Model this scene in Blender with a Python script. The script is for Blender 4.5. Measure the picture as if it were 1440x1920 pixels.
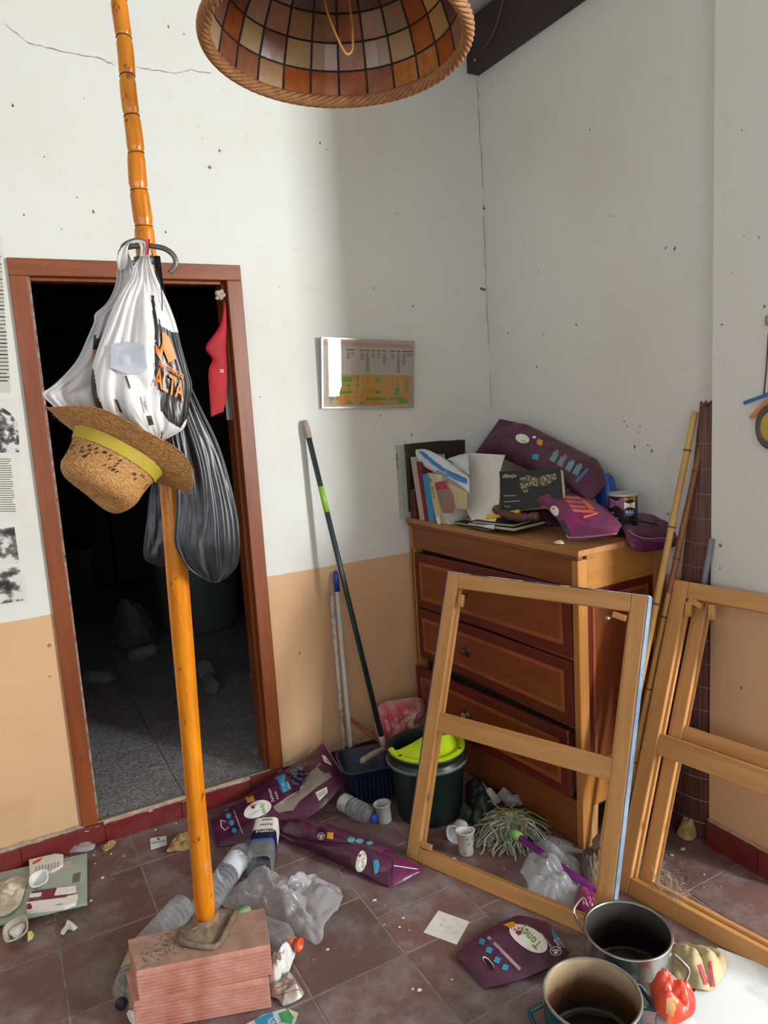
import bpy, bmesh, math, random
from mathutils import Vector, Matrix, noise
from math import sin, cos, pi, radians, sqrt
random.seed(7)
SC = bpy.context.scene
for o in list(bpy.data.objects): bpy.data.objects.remove(o)
COL = SC.collection
V = Vector
# ---------------------------------------------------------------- camera
F, PX, PY, EYE = 1370.0, 720.0, 960.0, V((0, 0, 1.62))
def _ray(x, y): return V((x-PX, PY-y, -F))
AX = _ray(3300, 594).normalized(); AY = _ray(-40, 797); AY = (AY-AX*AX.dot(AY)).normalized(); AZ = AX.cross(AY)
ROT = Matrix((AX, AY, AZ))
cd = bpy.data.cameras.new('camera'); cam = bpy.data.objects.new('camera', cd); COL.objects.link(cam)
cd.sensor_fit = 'HORIZONTAL'; cd.sensor_width = 36; cd.lens = 36*F/1440; cd.clip_start = .05
cam.matrix_world = Matrix.Translation(EYE) @ ROT.to_4x4()
SC.camera = cam
def at(x, y, axis, val):                      # the point of a world plane seen at a pixel
    d = ROT @ _ray(x, y); return EYE + d*((val-EYE[axis])/d[axis])
def fl(x, y, z=0.0): return at(x, y, 2, z)
def proj(p):
    c = ROT.transposed() @ (V(p)-EYE); return (PX+F*c.x/-c.z, PY-F*c.y/-c.z)
# ---------------------------------------------------------------- world, lights, exposure
SC.view_settings.view_transform = 'Standard'; SC.view_settings.look = 'None'
SC.view_settings.exposure = 0.0; SC.view_settings.gamma = 1.0; SC.view_settings.use_curve_mapping = False
W = bpy.data.worlds.new('world'); SC.world = W; W.use_nodes = True
W.node_tree.nodes['Background'].inputs[0].default_value = (.75, .85, 1, 1)
W.node_tree.nodes['Background'].inputs[1].default_value = 0.8
def area(name, loc, target, sx, sy, power, col, spread=180):
    l = bpy.data.lights.new(name, 'AREA'); l.shape = 'RECTANGLE'; l.size = sx; l.size_y = sy
    l.energy = power; l.color = col; l.spread = radians(spread)
    o = bpy.data.objects.new(name, l); COL.objects.link(o); o.location = loc
    o.rotation_euler = (V(target)-V(loc)).to_track_quat('-Z', 'Y').to_euler(); return o
# bright daylight through the tall balcony door behind and to the right
area('balcony_door_daylight', (3.78, -2.12, 1.9), (3.78, 3, 1.7), .62, 1.7, 375, (.96, .99, .985))
# added ambient fill, set in an invented window behind the camera on the left
area('rear_ambient_fill', (-0.9, -2.12, 1.75), (-.9, 3, 1.55), 1.7, 1.3, 34, (.87, .92, 1))
# second added ambient fill, from an invented opening in the left wall
area('side_ambient_fill', (-2.12, -.3, 1.8), (3, .2, 1.5), 1.5, 1.3, 18, (.87, .92, 1))

# ---------------------------------------------------------------- materials
def lin(h):
    r = [int(h[i:i+2], 16)/255 for i in (0, 2, 4)]
    return tuple((c/12.92 if c <= .04045 else ((c+.055)/1.055)**2.4) for c in r)+(1,)
MATS = {}
class NT:
    def __init__(s, name):
        s.m = bpy.data.materials.new(name); s.m.use_nodes = True; s.t = s.m.node_tree
        s.b = s.t.nodes['Principled BSDF']
    def n(s, typ, **kw):
        x = s.t.nodes.new(typ)
        for k, v in kw.items():
            if k in x.inputs: x.inputs[k].default_value = v
            else: setattr(x, k, v)
        return x
    def l(s, a, b): s.t.links.new(a, b)
    def coord(s, kind='Object', scale=(1, 1, 1)):
        c = s.n('ShaderNodeTexCoord'); m = s.n('ShaderNodeMapping'); m.inputs['Scale'].default_value = scale
        s.l(c.outputs[kind], m.inputs[0]); return m.outputs[0]
    def noise(s, vec, scale, detail=4, rough=.6):
        x = s.n('ShaderNodeTexNoise'); x.inputs['Scale'].default_value = scale; x.inputs['Detail'].default_value = detail
        x.inputs['Roughness'].default_value = rough; s.l(vec, x.inputs['Vector']); return x.outputs[0]
    def ramp(s, fac, stops):
        x = s.n('ShaderNodeValToRGB'); e = x.color_ramp.elements
        while len(e) < len(stops): e.new(.5)
        for i, (p, c) in enumerate(stops): e[i].position = p; e[i].color = lin(c) if isinstance(c, str) else c
        s.l(fac, x.inputs[0]); return x.outputs[0]
    def mix(s, fac, a, b, mode='MIX'):
        x = s.n('ShaderNodeMix'); x.data_type = 'RGBA'; x.blend_type = mode
        for v, i in ((fac, 0), (a, 6), (b, 7)):
            if isinstance(v, (int, float)): x.inputs[i].default_value = v
            elif isinstance(v, str): x.inputs[i].default_value = lin(v)
            elif isinstance(v, tuple): x.inputs[i].default_value = v
            else: s.l(v, x.inputs[i])
        return x.outputs[2]
    def bump(s, h, strength=.3, dist=.003):
        x = s.n('ShaderNodeBump'); x.inputs['Strength'].default_value = strength; x.inputs['Distance'].default_value = dist
        s.l(h, x.inputs['Height']); s.l(x.outputs[0], s.b.inputs['Normal'])
    def col(s, c):
        if isinstance(c, str): s.b.inputs['Base Color'].default_value = lin(c)
        else: s.l(c, s.b.inputs['Base Color'])
    def set(s, rough=.6, metal=0, alpha=1, spec=.5, trans=0):
        s.b.inputs['Roughness'].default_value = rough; s.b.inputs['Metallic'].default_value = metal
        s.b.inputs['Alpha'].default_value = alpha; s.b.inputs['Specular IOR Level'].default_value = spec
        s.b.inputs['Transmission Weight'].default_value = trans
BLK, WHT = (0, 0, 0, 1), (1, 1, 1, 1)
def M(name, c, c2=None, rough=.6, metal=0, sc=6, alpha=1, spec=.5, bump=0, bs=60, lo=.35, hi=.65, trans=0):
    if name in MATS: return MATS[name]
    k = NT(name); k.set(rough, metal, alpha, spec, trans)
    v = k.coord()
    if c2: k.col(k.ramp(k.noise(v, sc, 5), [(lo, c), (hi, c2)]))
    else: k.col(c)
    if bump: k.bump(k.noise(v, bs, 3), bump)
    MATS[name] = k.m; return k.m
def wood(name, c1, c2, axis='z', rough=.5, knot='5a2c12', fine=1.0):
    if name in MATS: return MATS[name]
    k = NT(name); k.set(rough)
    s = {'x': (1.2, 14, 14), 'y': (14, 1.2, 14), 'z': (14, 14, 1.2)}[axis]
    v = k.coord('Object', s)
    a = k.noise(v, 2.2*fine, 6, .65); b = k.noise(v, 9*fine, 3, .5)
    c = k.ramp(a, [(.3, c1), (.68, c2)])
    c = k.mix(k.ramp(b, [(.5, BLK), (.75, (.45, .45, .45, 1))]), c, c1)
    v2 = k.coord('Object', {'x': (3, 9, 9), 'y': (9, 3, 9), 'z': (9, 9, 3)}[axis])
    vo = k.n('ShaderNodeTexVoronoi'); vo.inputs['Scale'].default_value = 1.3; k.l(v2, vo.inputs['Vector'])
    c = k.mix(k.ramp(vo.outputs['Distance'], [(.02, (.8, .8, .8, 1)), (.10, BLK)]), c, knot)
    k.col(c); k.bump(a, .12, .002); MATS[name] = k.m; return k.m
def wall_mat(name, dado=True):
    k = NT(name); k.set(.85, spec=.3)
    g = k.n('ShaderNodeNewGeometry'); p = g.outputs['Position']
    sx = k.n('ShaderNodeSeparateXYZ'); k.l(p, sx.inputs[0])
    big = k.noise(p, 1.1, 5, .6); fine = k.noise(p, 14, 5, .65)
    white = k.mix(k.ramp(big, [(.42, BLK), (.75, (.55, .55, .55, 1))]), 'd9dad5', 'c9c5bb')
    white = k.mix(k.ramp(fine, [(.60, BLK), (.85, (.5, .5, .5, 1))]), white, 'bbb6ab')
    vo = k.n('ShaderNodeTexVoronoi'); vo.inputs['Scale'].default_value = 5.5; k.l(p, vo.inputs['Vector'])
    n2 = k.noise(p, 40, 2); add = k.n('ShaderNodeMath', operation='MULTIPLY_ADD'); k.l(n2, add.inputs[0]); add.inputs[1].default_value = .05; k.l(vo.outputs['Distance'], add.inputs[2])
    spk = k.ramp(add.outputs[0], [(.055, (.85, .85, .85, 1)), (.068, BLK)])
    white = k.mix(spk, white, '6b6055')
    peach = k.mix(k.ramp(big, [(.40, BLK), (.7, WHT)]), 'd4ad86', 'cba27c')
    peach = k.mix(k.ramp(k.noise(p, 3.5, 4), [(.6, BLK), (.8, (.6, .6, .6, 1))]), peach, 'bd9670')
    peach = k.mix(spk, peach, '8a6848')
    # grime just over the floor
    gr = k.n('ShaderNodeMapRange'); k.l(sx.outputs[2], gr.inputs[0]); gr.inputs[1].default_value = .30; gr.inputs[2].default_value = .08
    grn = k.n('ShaderNodeMath', operation='MULTIPLY'); k.l(gr.outputs[0], grn.inputs[0]); k.l(fine, grn.inputs[1])
    peach = k.mix(grn.outputs[0], peach, 'b99a78')
    if dado:
        w = k.n('ShaderNodeMath', operation='MULTIPLY_ADD'); k.l(fine, w.inputs[0]); w.inputs[1].default_value = .012
        k.l(sx.outputs[2], w.inputs[2])
        t = k.n('ShaderNodeMath', operation='GREATER_THAN'); k.l(w.outputs[0], t.inputs[0]); t.inputs[1].default_value = .930
        c = k.mix(t.outputs[0], peach, white)
    else: c = white
    k.col(c); k.bump(k.noise(p, 9, 6, .6), .25, .008); return k.m
WALL = wall_mat('limewashed_plaster')
CEIL = M('white_ceiling', 'd6d6d2', 'c8c6c0', .9)
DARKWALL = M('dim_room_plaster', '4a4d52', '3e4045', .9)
def tile_mat(name, c1, c2, c3, rough=.4):
    k = NT(name); k.set(rough, spec=.5)
    oi = k.n('ShaderNodeObjectInfo'); g = k.n('ShaderNodeNewGeometry'); p = g.outputs['Position']
    a = k.noise(p, 3.2, 6, .65); b = k.noise(p, 22, 4, .7)
    c = k.mix(k.ramp(a, [(.35, BLK), (.65, WHT)]), c1, c2)
    c = k.mix(k.ramp(k.noise(p, 6.5, 6, .7), [(.46, BLK), (.78, (.7, .7, .7, 1))]), c, c3)
    c = k.mix(k.ramp(b, [(.62, BLK), (.8, (.4, .4, .4, 1))]), c, c3)
    hs = k.n('ShaderNodeHueSaturation'); mr = k.n('ShaderNodeMapRange'); k.l(oi.outputs['Random'], mr.inputs[0])
    mr.inputs[3].default_value = .82; mr.inputs[4].default_value = 1.15; k.l(mr.outputs[0], hs.inputs['Value']); k.l(c, hs.inputs['Color'])
    k.col(hs.outputs[0])
    k.l(k.ramp(a, [(.3, (.28,)*3+(1,)), (.7, (.5,)*3+(1,))]), k.b.inputs['Roughness'])
    k.bump(b, .06, .002); MATS[name] = k.m; return k.m
TILE = tile_mat('worn_clay_tile', '73534e', '675250', '9a969a')
GROUT = M('dusty_grout', '8f827a', '6f635c', .9, sc=20)
SKIRT = tile_mat('oxblood_skirting_tile', '74201f', '661c1f', '7d4a44')
def terrazzo():
    k = NT('terrazzo'); k.set(.45); g = k.n('ShaderNodeNewGeometry'); p = g.outputs['Position']
    vo = k.n('ShaderNodeTexVoronoi'); vo.inputs['Scale'].default_value = 110; k.l(p, vo.inputs['Vector'])
    c = k.ramp(vo.outputs['Color'], [(.2, '7a7676'), (.5, '929090'), (.8, 'a6a4a6')])
    k.col(k.mix(k.ramp(k.noise(p, 3, 5), [(.45, BLK), (.7, (.6, .6, .6, 1))]), c, '6d6560')); return k.m
TERR = terrazzo()
PINEX = wood('pine_across', 'b07c44', 'cb985c', 'x'); PINEZ = wood('pine_upright', 'b07c44', 'cb985c', 'z')
DPINEY = wood('varnished_pine_front', '6e3a1a', '854a24', 'y', .38); DPINEZ = wood('varnished_pine_post', 'a06a30', 'b98040', 'z', .38)
DPINEX = wood('varnished_pine_side', '9c642c', 'b27a38', 'x', .38)
DRAWY = wood('drawer_panel_pine', '70341a', '864222', 'y', .35); REDP = M('oxblood_stain', '561816', '642018', .4, sc=4)
ORNG = M('orange_stain', '8a4420', '99522a', .4, sc=5); TOPW = wood('dresser_top_pine', '93602f', 'ae7a45', 'y', .55)
JAMB = wood('brown_stained_jamb', '6f3416', '8c4a22', 'z', .4); LINT = wood('brown_stained_lintel', '6f3416', '8c4a22', 'x', .4)
BEAM = M('dark_beam', '2a1c1f', '35242a', .55, sc=3)
WHITEPL = M('white_plastic', 'dcdcd8', 'cfd0ce', .35, sc=12)
PAPER = M('white_paper', 'dedbd3', 'd2cec3', .8, sc=8)
STEEL = M('dull_steel', 'b4b2ae', '9b9893', .28, .95, sc=5)
BURNT = M('burnt_residue', '2a1c14', '4a3524', .6, sc=9)
def film_mat(name, c='dde1e8', alpha=.24, rough=.14):
    if name in MATS: return MATS[name]
    k = NT(name); k.set(rough, alpha=alpha, spec=1.0); k.col(c); k.b.inputs['Coat Weight'].default_value = .8; k.b.inputs['Coat Roughness'].default_value = .05
    fr = k.n('ShaderNodeLayerWeight'); fr.inputs[0].default_value = .35
    mr = k.n('ShaderNodeMapRange'); k.l(fr.outputs['Facing'], mr.inputs[0]); mr.inputs[3].default_value = alpha; mr.inputs[4].default_value = min(1, alpha+.4)
    k.l(mr.outputs[0], k.b.inputs['Alpha']); MATS[name] = k.m; return k.m
FILM = film_mat('clear_film'); CLEARP = film_mat('clear_bottle_plastic', 'c0c6cc', .13, .05)
PURPLE = M('purple_bag_foil', '4a1c36', '552341', .32, sc=3, spec=.6, bump=.15, bs=14)
PURPLED = M('dusty_purple_bag_foil', '582a44', '4a2038', .5, sc=4, spec=.5, bump=.15, bs=14)
PURPLEG = M('dark_purple_gusset', '3f1530', '4b1c38', .3, sc=3, spec=.6)

# ---------------------------------------------------------------- mesh helpers
class MB:
    def __init__(s): s.v = []; s.f = []; s.m = []; s.sm = []
    def add(s, vs, fs, m=0, smooth=False, mtx=None):
        o = len(s.v); s.v += [tuple(mtx @ V(v)) if mtx else tuple(v) for v in vs]
        for f in fs: s.f.append(tuple(i+o for i in f)); s.m.append(m); s.sm.append(smooth)
        return s
    def box(s, x0, x1, y0, y1, z0, z1, m=0, mtx=None):
        vs = [(x, y, z) for z in (z0, z1) for y in (y0, y1) for x in (x0, x1)]
        return s.add(vs, [(0, 2, 3, 1), (4, 5, 7, 6), (0, 1, 5, 4), (2, 6, 7, 3), (0, 4, 6, 2), (1, 3, 7, 5)], m, False, mtx)
    def tube(s, pts, r, n=10, m=0, cap=True, mtx=None):
        pts = [V(p) for p in pts]; rs = r if isinstance(r, (list, tuple)) else [r]*len(pts)
        vs = []; up = None
        for i, p in enumerate(pts):
            t = (pts[min(i+1, len(pts)-1)]-pts[max(i-1, 0)])
            t = t.normalized() if t.length > 1e-9 else V((0, 0, 1))
            if up is None: up = t.orthogonal().normalized()
            up = (up-t*up.dot(t)); up = up.normalized() if up.length > 1e-6 else t.orthogonal().normalized()
            w = t.cross(up)
            for k in range(n): a = 2*pi*k/n; vs.append(p+(up*cos(a)+w*sin(a))*rs[i])
        fs = [(i*n+k, i*n+(k+1) % n, (i+1)*n+(k+1) % n, (i+1)*n+k) for i in range(len(pts)-1) for k in range(n)]
        s.add(vs, fs, m, True, mtx)
        if cap:
            o = len(s.v)-len(vs)
            s.f.append(tuple(o+k for k in reversed(range(n)))); s.m.append(m); s.sm.append(False)
            s.f.append(tuple(o+(len(pts)-1)*n+k for k in range(n))); s.m.append(m); s.sm.append(False)
        return s
    def lathe(s, prof, n=32, m=0, mtx=None, a0=0, a1=2*pi, rad=None):
        full = abs(a1-a0-2*pi) < 1e-6; k = n if full else n+1; vs = []
        for (r, z) in prof:
            for i in range(k):
                a = a0+(a1-a0)*i/n; q = r*(rad(a, z) if rad else 1); vs.append((q*cos(a), q*sin(a), z))
        fs = [(j*k+i, j*k+(i+1) % k, (j+1)*k+(i+1) % k, (j+1)*k+i) for j in range(len(prof)-1) for i in range(n)]
        return s.add(vs, fs, m, True, mtx)
    def grid(s, fn, nu, nv, m=0, closed=False, smooth=True, mfn=None):
        k = nu if closed else nu+1; vs = [fn(i/nu, j/nv) for j in range(nv+1) for i in range(k)]
        o = len(s.v); s.v += [tuple(v) for v in vs]
        for j in range(nv):
            for i in range(nu):
                a, b = i, (i+1) % k
                s.f.append((o+j*k+a, o+j*k+b, o+(j+1)*k+b, o+(j+1)*k+a)); s.sm.append(smooth)
                s.m.append(mfn((i+.5)/nu, (j+.5)/nv) if mfn else m)
        return s
    def prism(s, poly, z0, z1, m=0, mtx=None):
        n = len(poly); vs = [(x, y, z0) for x, y in poly]+[(x, y, z1) for x, y in poly]
        fs = [tuple(reversed(range(n))), tuple(range(n, 2*n))]+[(i, (i+1) % n, n+(i+1) % n, n+i) for i in range(n)]
        return s.add(vs, fs, m, False, mtx)
WM = {}
def obj(name, mb, mats, parent=None, bevel=0, world=True, sub=0):
    """link a builder as ONE mesh object; world=True when its coordinates are world coordinates"""
    me = bpy.data.meshes.new(name)
    vs = [V(v) for v in mb.v]
    if parent is not None:
        if world:
            inv = WM[parent].inverted(); vs = [inv @ v for v in vs]
        mw = WM[parent]
    elif world:
        lo = V([min(v[i] for v in vs) for i in range(3)]); hi = V([max(v[i] for v in vs) for i in range(3)])
        c = V(((lo.x+hi.x)/2, (lo.y+hi.y)/2, lo.z)); vs = [v-c for v in vs]; mw = Matrix.Translation(c)
    else: mw = Matrix()
    me.from_pydata([tuple(v) for v in vs], [], mb.f)
    for m in (mats if isinstance(mats, (list, tuple)) else [mats]): me.materials.append(m)
    me.polygons.foreach_set('material_index', mb.m); me.polygons.foreach_set('use_smooth', mb.sm)
    me.validate(); me.update()
    o = bpy.data.objects.new(name, me); COL.objects.link(o)
    if parent is not None: o.parent = parent
    else: o.matrix_world = mw
    WM[o] = mw
    if bevel:
        b = o.modifiers.new('bevel', 'BEVEL'); b.width = bevel; b.segments = 2; b.limit_method = 'ANGLE'
    if sub:
        b = o.modifiers.new('sub', 'SUBSURF'); b.levels = b.render_levels = sub
    return o
def thing(name, label, cat, loc=(0, 0, 0), mtx=None, group=None):
    o = bpy.data.objects.new(name, None); COL.objects.link(o); o.empty_display_size = .05
    o.matrix_world = mtx if mtx else Matrix.Translation(V(loc)); WM[o] = o.matrix_world.copy()
    o['label'] = label; o['category'] = cat
    if group: o['group'] = group
    return o
def tag(o, label, cat, group=None):
    o['label'] = label; o['category'] = cat
    if group: o['group'] = group
    return o
def struct(o): o['kind'] = 'structure'; return o
def stuff(o): o['kind'] = 'stuff'; return o
def smooth_pts(pts, n=8):
    pts = [V(p) for p in pts]; out = []
    for i in range(len(pts)-1):
        p0, p1, p2, p3 = pts[max(i-1, 0)], pts[i], pts[i+1], pts[min(i+2, len(pts)-1)]
        for k in range(n):
            t = k/n; out.append(.5*((2*p1)+(p2-p0)*t+(2*p0-5*p1+4*p2-p3)*t*t+(3*p1-p0-3*p2+p3)*t**3))
    out.append(pts[-1]); return out
def samp(pts, u):
    L = len(pts)-1; x = min(max(u, 0), 1)*L; i = min(int(x), L-1); t = x-i; return pts[i]*(1-t)+pts[i+1]*t
def frame_mtx(origin, zdir, xhint=(1, 0, 0)):
    z = V(zdir).normalized(); x = V(xhint); x = (x-z*x.dot(z)).normalized(); y = z.cross(x)
    m = Matrix((x, y, z)).transposed().to_4x4(); m.translation = V(origin); return m

# surfaces with print on them
class Ruled:
    """a bag or cloth panel between two edge polylines, bulged and creased"""
    def __init__(s, A, B, thick=.02, crease=.006, seed=0, nrm=None, fs=9, flat=.5, lin=False):
        s.A = [V(p) for p in A] if lin else smooth_pts(A, 6); s.B = [V(p) for p in B] if lin else smooth_pts(B, 6); s.t = thick; s.c = crease; s.s = seed; s.fs = fs; s.fl = flat
        if nrm is None:
            m = (samp(s.A, .5)+samp(s.B, .5))/2
            n = (samp(s.A, 1)-samp(s.A, 0)).cross(samp(s.B, .5)-samp(s.A, .5)).normalized()
            if n.dot(EYE-m) < 0: n = -n
            s.n = n
        else: s.n = V(nrm).normalized()
    def pos(s, u, v, side=1):
        p = samp(s.A, u)*(1-v)+samp(s.B, u)*v
        e = max(0, min(1, u*(1-u)*v*(1-v)*16))**s.fl
        q = p*s.fs+V((s.s*3.1, s.s*1.7, s.s))
        w = abs(noise.noise(q))*1.6+abs(noise.noise(q*2.3))*.6-.5+.25*noise.noise(q*5)
        if side > 0: return p+s.n*(s.t*e+s.c*w*min(1, e*3))
        return p-s.n*(.002+.15*s.t*e)
    def mesh(s, nu=40, nv=26, m=0, mfn=None):
        b = MB(); b.grid(lambda u, v: s.pos(u, v), nu, nv, m, mfn=mfn); b.grid(lambda u, v: s.pos(u, v, -1), nu, nv, m)
        return b
class Loft:
    """hanging bag: rings between pixel silhouettes on the plane y = Y"""
    def __init__(s, rows, Y, depth=.45, folds=7, amp=.06, seed=0, crease=.01):
        s.L = smooth_pts([at(l, y, 1, Y) for l, r, y in rows], 5); s.R = smooth_pts([at(r, y, 1, Y) for l, r, y in rows], 5)
        s.d = depth; s.k = folds; s.a = amp; s.s = seed; s.c = crease
    def ring(s, a, v):
        l, r = samp(s.L, v), samp(s.R, v); c = (l+r)/2; h = (r-l)/2
        n = V((0, -1, 0)); w = h.length
        q = V((cos(a)*1.6+s.s, sin(a)*1.6+v*.6, v*1.5+s.s))
        f = (1+s.a*sin(s.k*a+s.s+v*2)*(.4+.6*v)+s.a*.6*sin(s.k*2.3*a+v*5)) if abs(sin(a)) > .05 else 1
        p = c+h*cos(a)+n*(sin(a)*w*s.d*f)
        return p+n*(s.c*(abs(noise.noise(q*1.6))*2-.5+.4*abs(noise.noise(q*3.4)))*max(0, sin(a)))
    def pos(s, u, v): return s.ring(pi*(1-u), v)
    def mesh(s, n=64, nv=44, m=0, mfn=None):
        b = MB(); b.grid(lambda u, v: s.ring(2*pi*u, v), n, nv, m, closed=True, mfn=mfn)
        k = n; o0 = 0; b.f.append(tuple(range(k))); b.m.append(m); b.sm.append(True)
        b.f.append(tuple(reversed(range(nv*k, nv*k+k)))); b.m.append(m); b.sm.append(True); return b
def find_uv(S, x, y, u=.5, v=.5):
    for _ in range(9):
        px, py = proj(S.pos(u, v)); e = 1e-3
        ax, ay = proj(S.pos(u+e, v)); bx, by = proj(S.pos(u, v+e))
        a, b, c, d = (ax-px)/e, (bx-px)/e, (ay-py)/e, (by-py)/e; D = a*d-b*c
        if abs(D) < 1e-6: break
        du = (d*(x-px)-b*(y-py))/D; dv = (-c*(x-px)+a*(y-py))/D
        du = max(-.3, min(.3, du)); dv = max(-.3, min(.3, dv))
        u = min(1, max(0, u+du)); v = min(1, max(0, v+dv))
        if abs(du)+abs(dv) < 1e-4: break
    return u, v
def lift(S, x, y, off=.0022, g=(.5, .5)):
    best = None
    for g2 in (g, (.5, .5), (.7, .5), (.8, .7), (.3, .3), (.85, .5), (.2, .7)):
        u, v = find_uv(S, x, y, *g2); q = proj(S.pos(u, v)); e = abs(q[0]-x)+abs(q[1]-y)
        if best is None or e < best[0]: best = (e, u, v)
        if e < 1.5: break
    _, u, v = best; p = S.pos(u, v); return p+(EYE-p).normalized()*off, (u, v)
def fan(poly, rings=4):
    cx = sum(p[0] for p in poly)/len(poly); cy = sum(p[1] for p in poly)/len(poly); n = len(poly)
    vs = [(cx, cy)]; fs = []
    for k in range(1, rings+1):
        for (x, y) in poly: t = k/rings; vs.append((cx+(x-cx)*t, cy+(y-cy)*t))
    for i in range(n): fs.append((0, 1+i, 1+(i+1) % n))
    for k in range(rings-1):
        o = 1+k*n
        for i in range(n): fs.append((o+i, o+n+i, o+n+(i+1) % n, o+(i+1) % n))
    return vs, fs
def decal_poly(S, polys, mat, parent, name='printed_patch', off=.0022, rings=4):
    b = MB(); g = (.5, .5)
    for poly in polys:
        vs, fs = fan(poly, rings); out = []
        for (x, y) in vs: p, g = lift(S, x, y, off, g); out.append(p)
        b.add(out, fs, 0, True)
    return obj(name, b, mat, parent)
_tc = {}
def text_mesh(body, bold=0.0):
    if (body, bold) in _tc: return _tc[(body, bold)]
    cu = bpy.data.curves.new('t', 'FONT'); cu.body = body; cu.size = 1; cu.offset = bold; cu.resolution_u = 2
    o = bpy.data.objects.new('t', cu); COL.objects.link(o); dg = bpy.context.evaluated_depsgraph_get()
    me = o.evaluated_get(dg).to_mesh(); vs = [(v.co.x, v.co.y) for v in me.vertices]; fs = [tuple(p.vertices) for p in me.polygons]
    o.evaluated_get(dg).to_mesh_clear(); bpy.data.objects.remove(o); bpy.data.curves.remove(cu)
    _tc[(body, bold)] = (vs, fs); return vs, fs
def decal_text(S, body, org, right, up, mat, parent, name='lettering', off=.0035, bold=0.0):
    """org, right, up: pixel origin and pixel vectors of one em"""
    vs, fs = text_mesh(body, bold); out = []; g = (.5, .5)
    for (x, y) in vs:
        p, g = lift(S, org[0]+right[0]*x+up[0]*y, org[1]+right[1]*x+up[1]*y, off, g); out.append(p)
    b = MB(); b.add(out, fs); return obj(name, b, mat, parent)
class Flat:
    """flat surface given by an origin and two world vectors (u, v in 0..1)"""
    def __init__(s, o, a, b): s.o, s.a, s.b = V(o), V(a), V(b)
    def pos(s, u, v): return s.o+s.a*u+s.b*v
def text3(body, org, right, up, mat, parent, name='lettering', bold=0.0):
    vs, fs = text_mesh(body, bold); b = MB(); org, right, up = V(org), V(right), V(up)
    b.add([org+right*x+up*y for x, y in vs], fs); return obj(name, b, mat, parent)
def patch(poly3, mat, parent, name='printed_patch'):
    b = MB(); b.add(poly3, [tuple(range(len(poly3)))]); return obj(name, b, mat, parent)
def ell(cx, cy, a, b, rot=0, n=20):
    r = radians(rot); return [(cx+a*cos(t)*cos(r)-b*sin(t)*sin(r), cy+a*cos(t)*sin(r)+b*sin(t)*cos(r)) for t in [2*pi*i/n for i in range(n)]]
def rotpoly(cx, cy, w, h, rot):
    r = radians(rot); return [(cx+x*cos(r)-y*sin(r), cy+x*sin(r)+y*cos(r)) for x, y in ((-w/2, -h/2), (w/2, -h/2), (w/2, h/2), (-w/2, h/2))]
class Blob:
    """crumpled sheet or rag over a star-shaped outline"""
    def __init__(s, center, outline, h=.03, cr=.02, seed=0, fs=14, closed_h=0, n_=(0, 0, 1), fold=(0, 30, 1, .4)):
        s.c = V(center); s.o = smooth_pts([V(p) for p in outline]+[V(outline[0])], 5)[:-1]; s.h = h; s.cr = cr; s.s = seed; s.fs = fs; s.n = V(n_).normalized(); s.fo = fold
    def at(s, a, r):
        n = len(s.o); x = a*n; i = int(x) % n; t = x-int(x); e = s.o[i]*(1-t)+s.o[(i+1) % n]*t
        p = s.c*(1-r)+e*r; q = p*s.fs+V((s.s*2.3, s.s, s.s*.7))
        w = abs(noise.noise(q))*1.5+abs(noise.noise(q*2.1+V((3, 1, 2))))*.8+.3*noise.noise(q*4.7)
        k = (1-r**3)
        fa, fk, fx, fy_ = s.fo
        if fa: w += fa/max(s.cr, 1e-6)*(abs(sin((p.x*fx+p.y*fy_)*fk+3*noise.noise(q*.45)))**.6)
        return p+s.n*(s.h*k+s.cr*w*(.25+.75*k)+.0015)
    def pos(s, u, v):
        x, y = 2*u-1, 2*v-1; return s.at((math.atan2(y, x)/(2*pi)) % 1, max(.001, min(1, sqrt(x*x+y*y))))
    def mesh(s, na=72, nr=22, m=0, bottom=True):
        b = MB(); b.grid(lambda u, v: s.at(u, max(v, .001)), na, nr, m, closed=True)
        if bottom:
            b.grid(lambda u, v: s.c*(1-max(v, .001))+(s.at(u, 1)-s.c)*max(v, .001)+s.c*max(v, .001)-s.n*.0005, na, 3, m, closed=True)
        return b
#==STRUCTURE==
WY, WX, PX0, PY0, PY1 = 2.86, 2.142, 2.07, 1.588, 1.30   # back wall, right wall, pier face, pier edges
T = .15
FLOORN = Matrix
# room floor
b = MB(); b.box(-2.2, 4.8, -2.2, WY, -.06, -.0012)
floor = struct(obj('floor', b, GROUT))
S_ = .2985; g = .0028
tb = MB(); tb.box(g-S_/2, S_/2-g, g-S_/2, S_/2-g, -.01, 0)
tile_me = None
def put_tile(x0, x1, y0, y1, parent, mat, z=0.0):
    global tile_me
    b = MB(); b.box(x0+g, x1-g, y0+g, y1-g, z-.01, z+random.uniform(-.0006, .0006)); return obj('tile', b, mat, parent, bevel=.0012)
def tile_row_edges(off):
    e = []; y = 1.719+off
    while y > .7: y -= S_
    while y < WY: e.append(y); y += S_
    e.append(WY); return [e[i] for i in range(len(e)) if i == len(e)-1 or e[i] < WY-.01]
for i in range(-3, 8):
    x0 = .0045+S_*i; x1 = x0+S_
    if x1 > PX0-.02: x1 = WX if x0 < PX0 else x1
    if x0 > WX-.02: break
    off = 0 if i < 3 else (.178 if i == 3 else -.26)
    ed = tile_row_edges(off)
    if i == 3: ed = sorted(set([e for e in ed if e > 1.75]+[1.719, 1.719-S_, 1.719-2*S_]))
    for a, c in zip(ed[:-1], ed[1:]): put_tile(x0, x1, a, c, floor, TILE)
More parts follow.
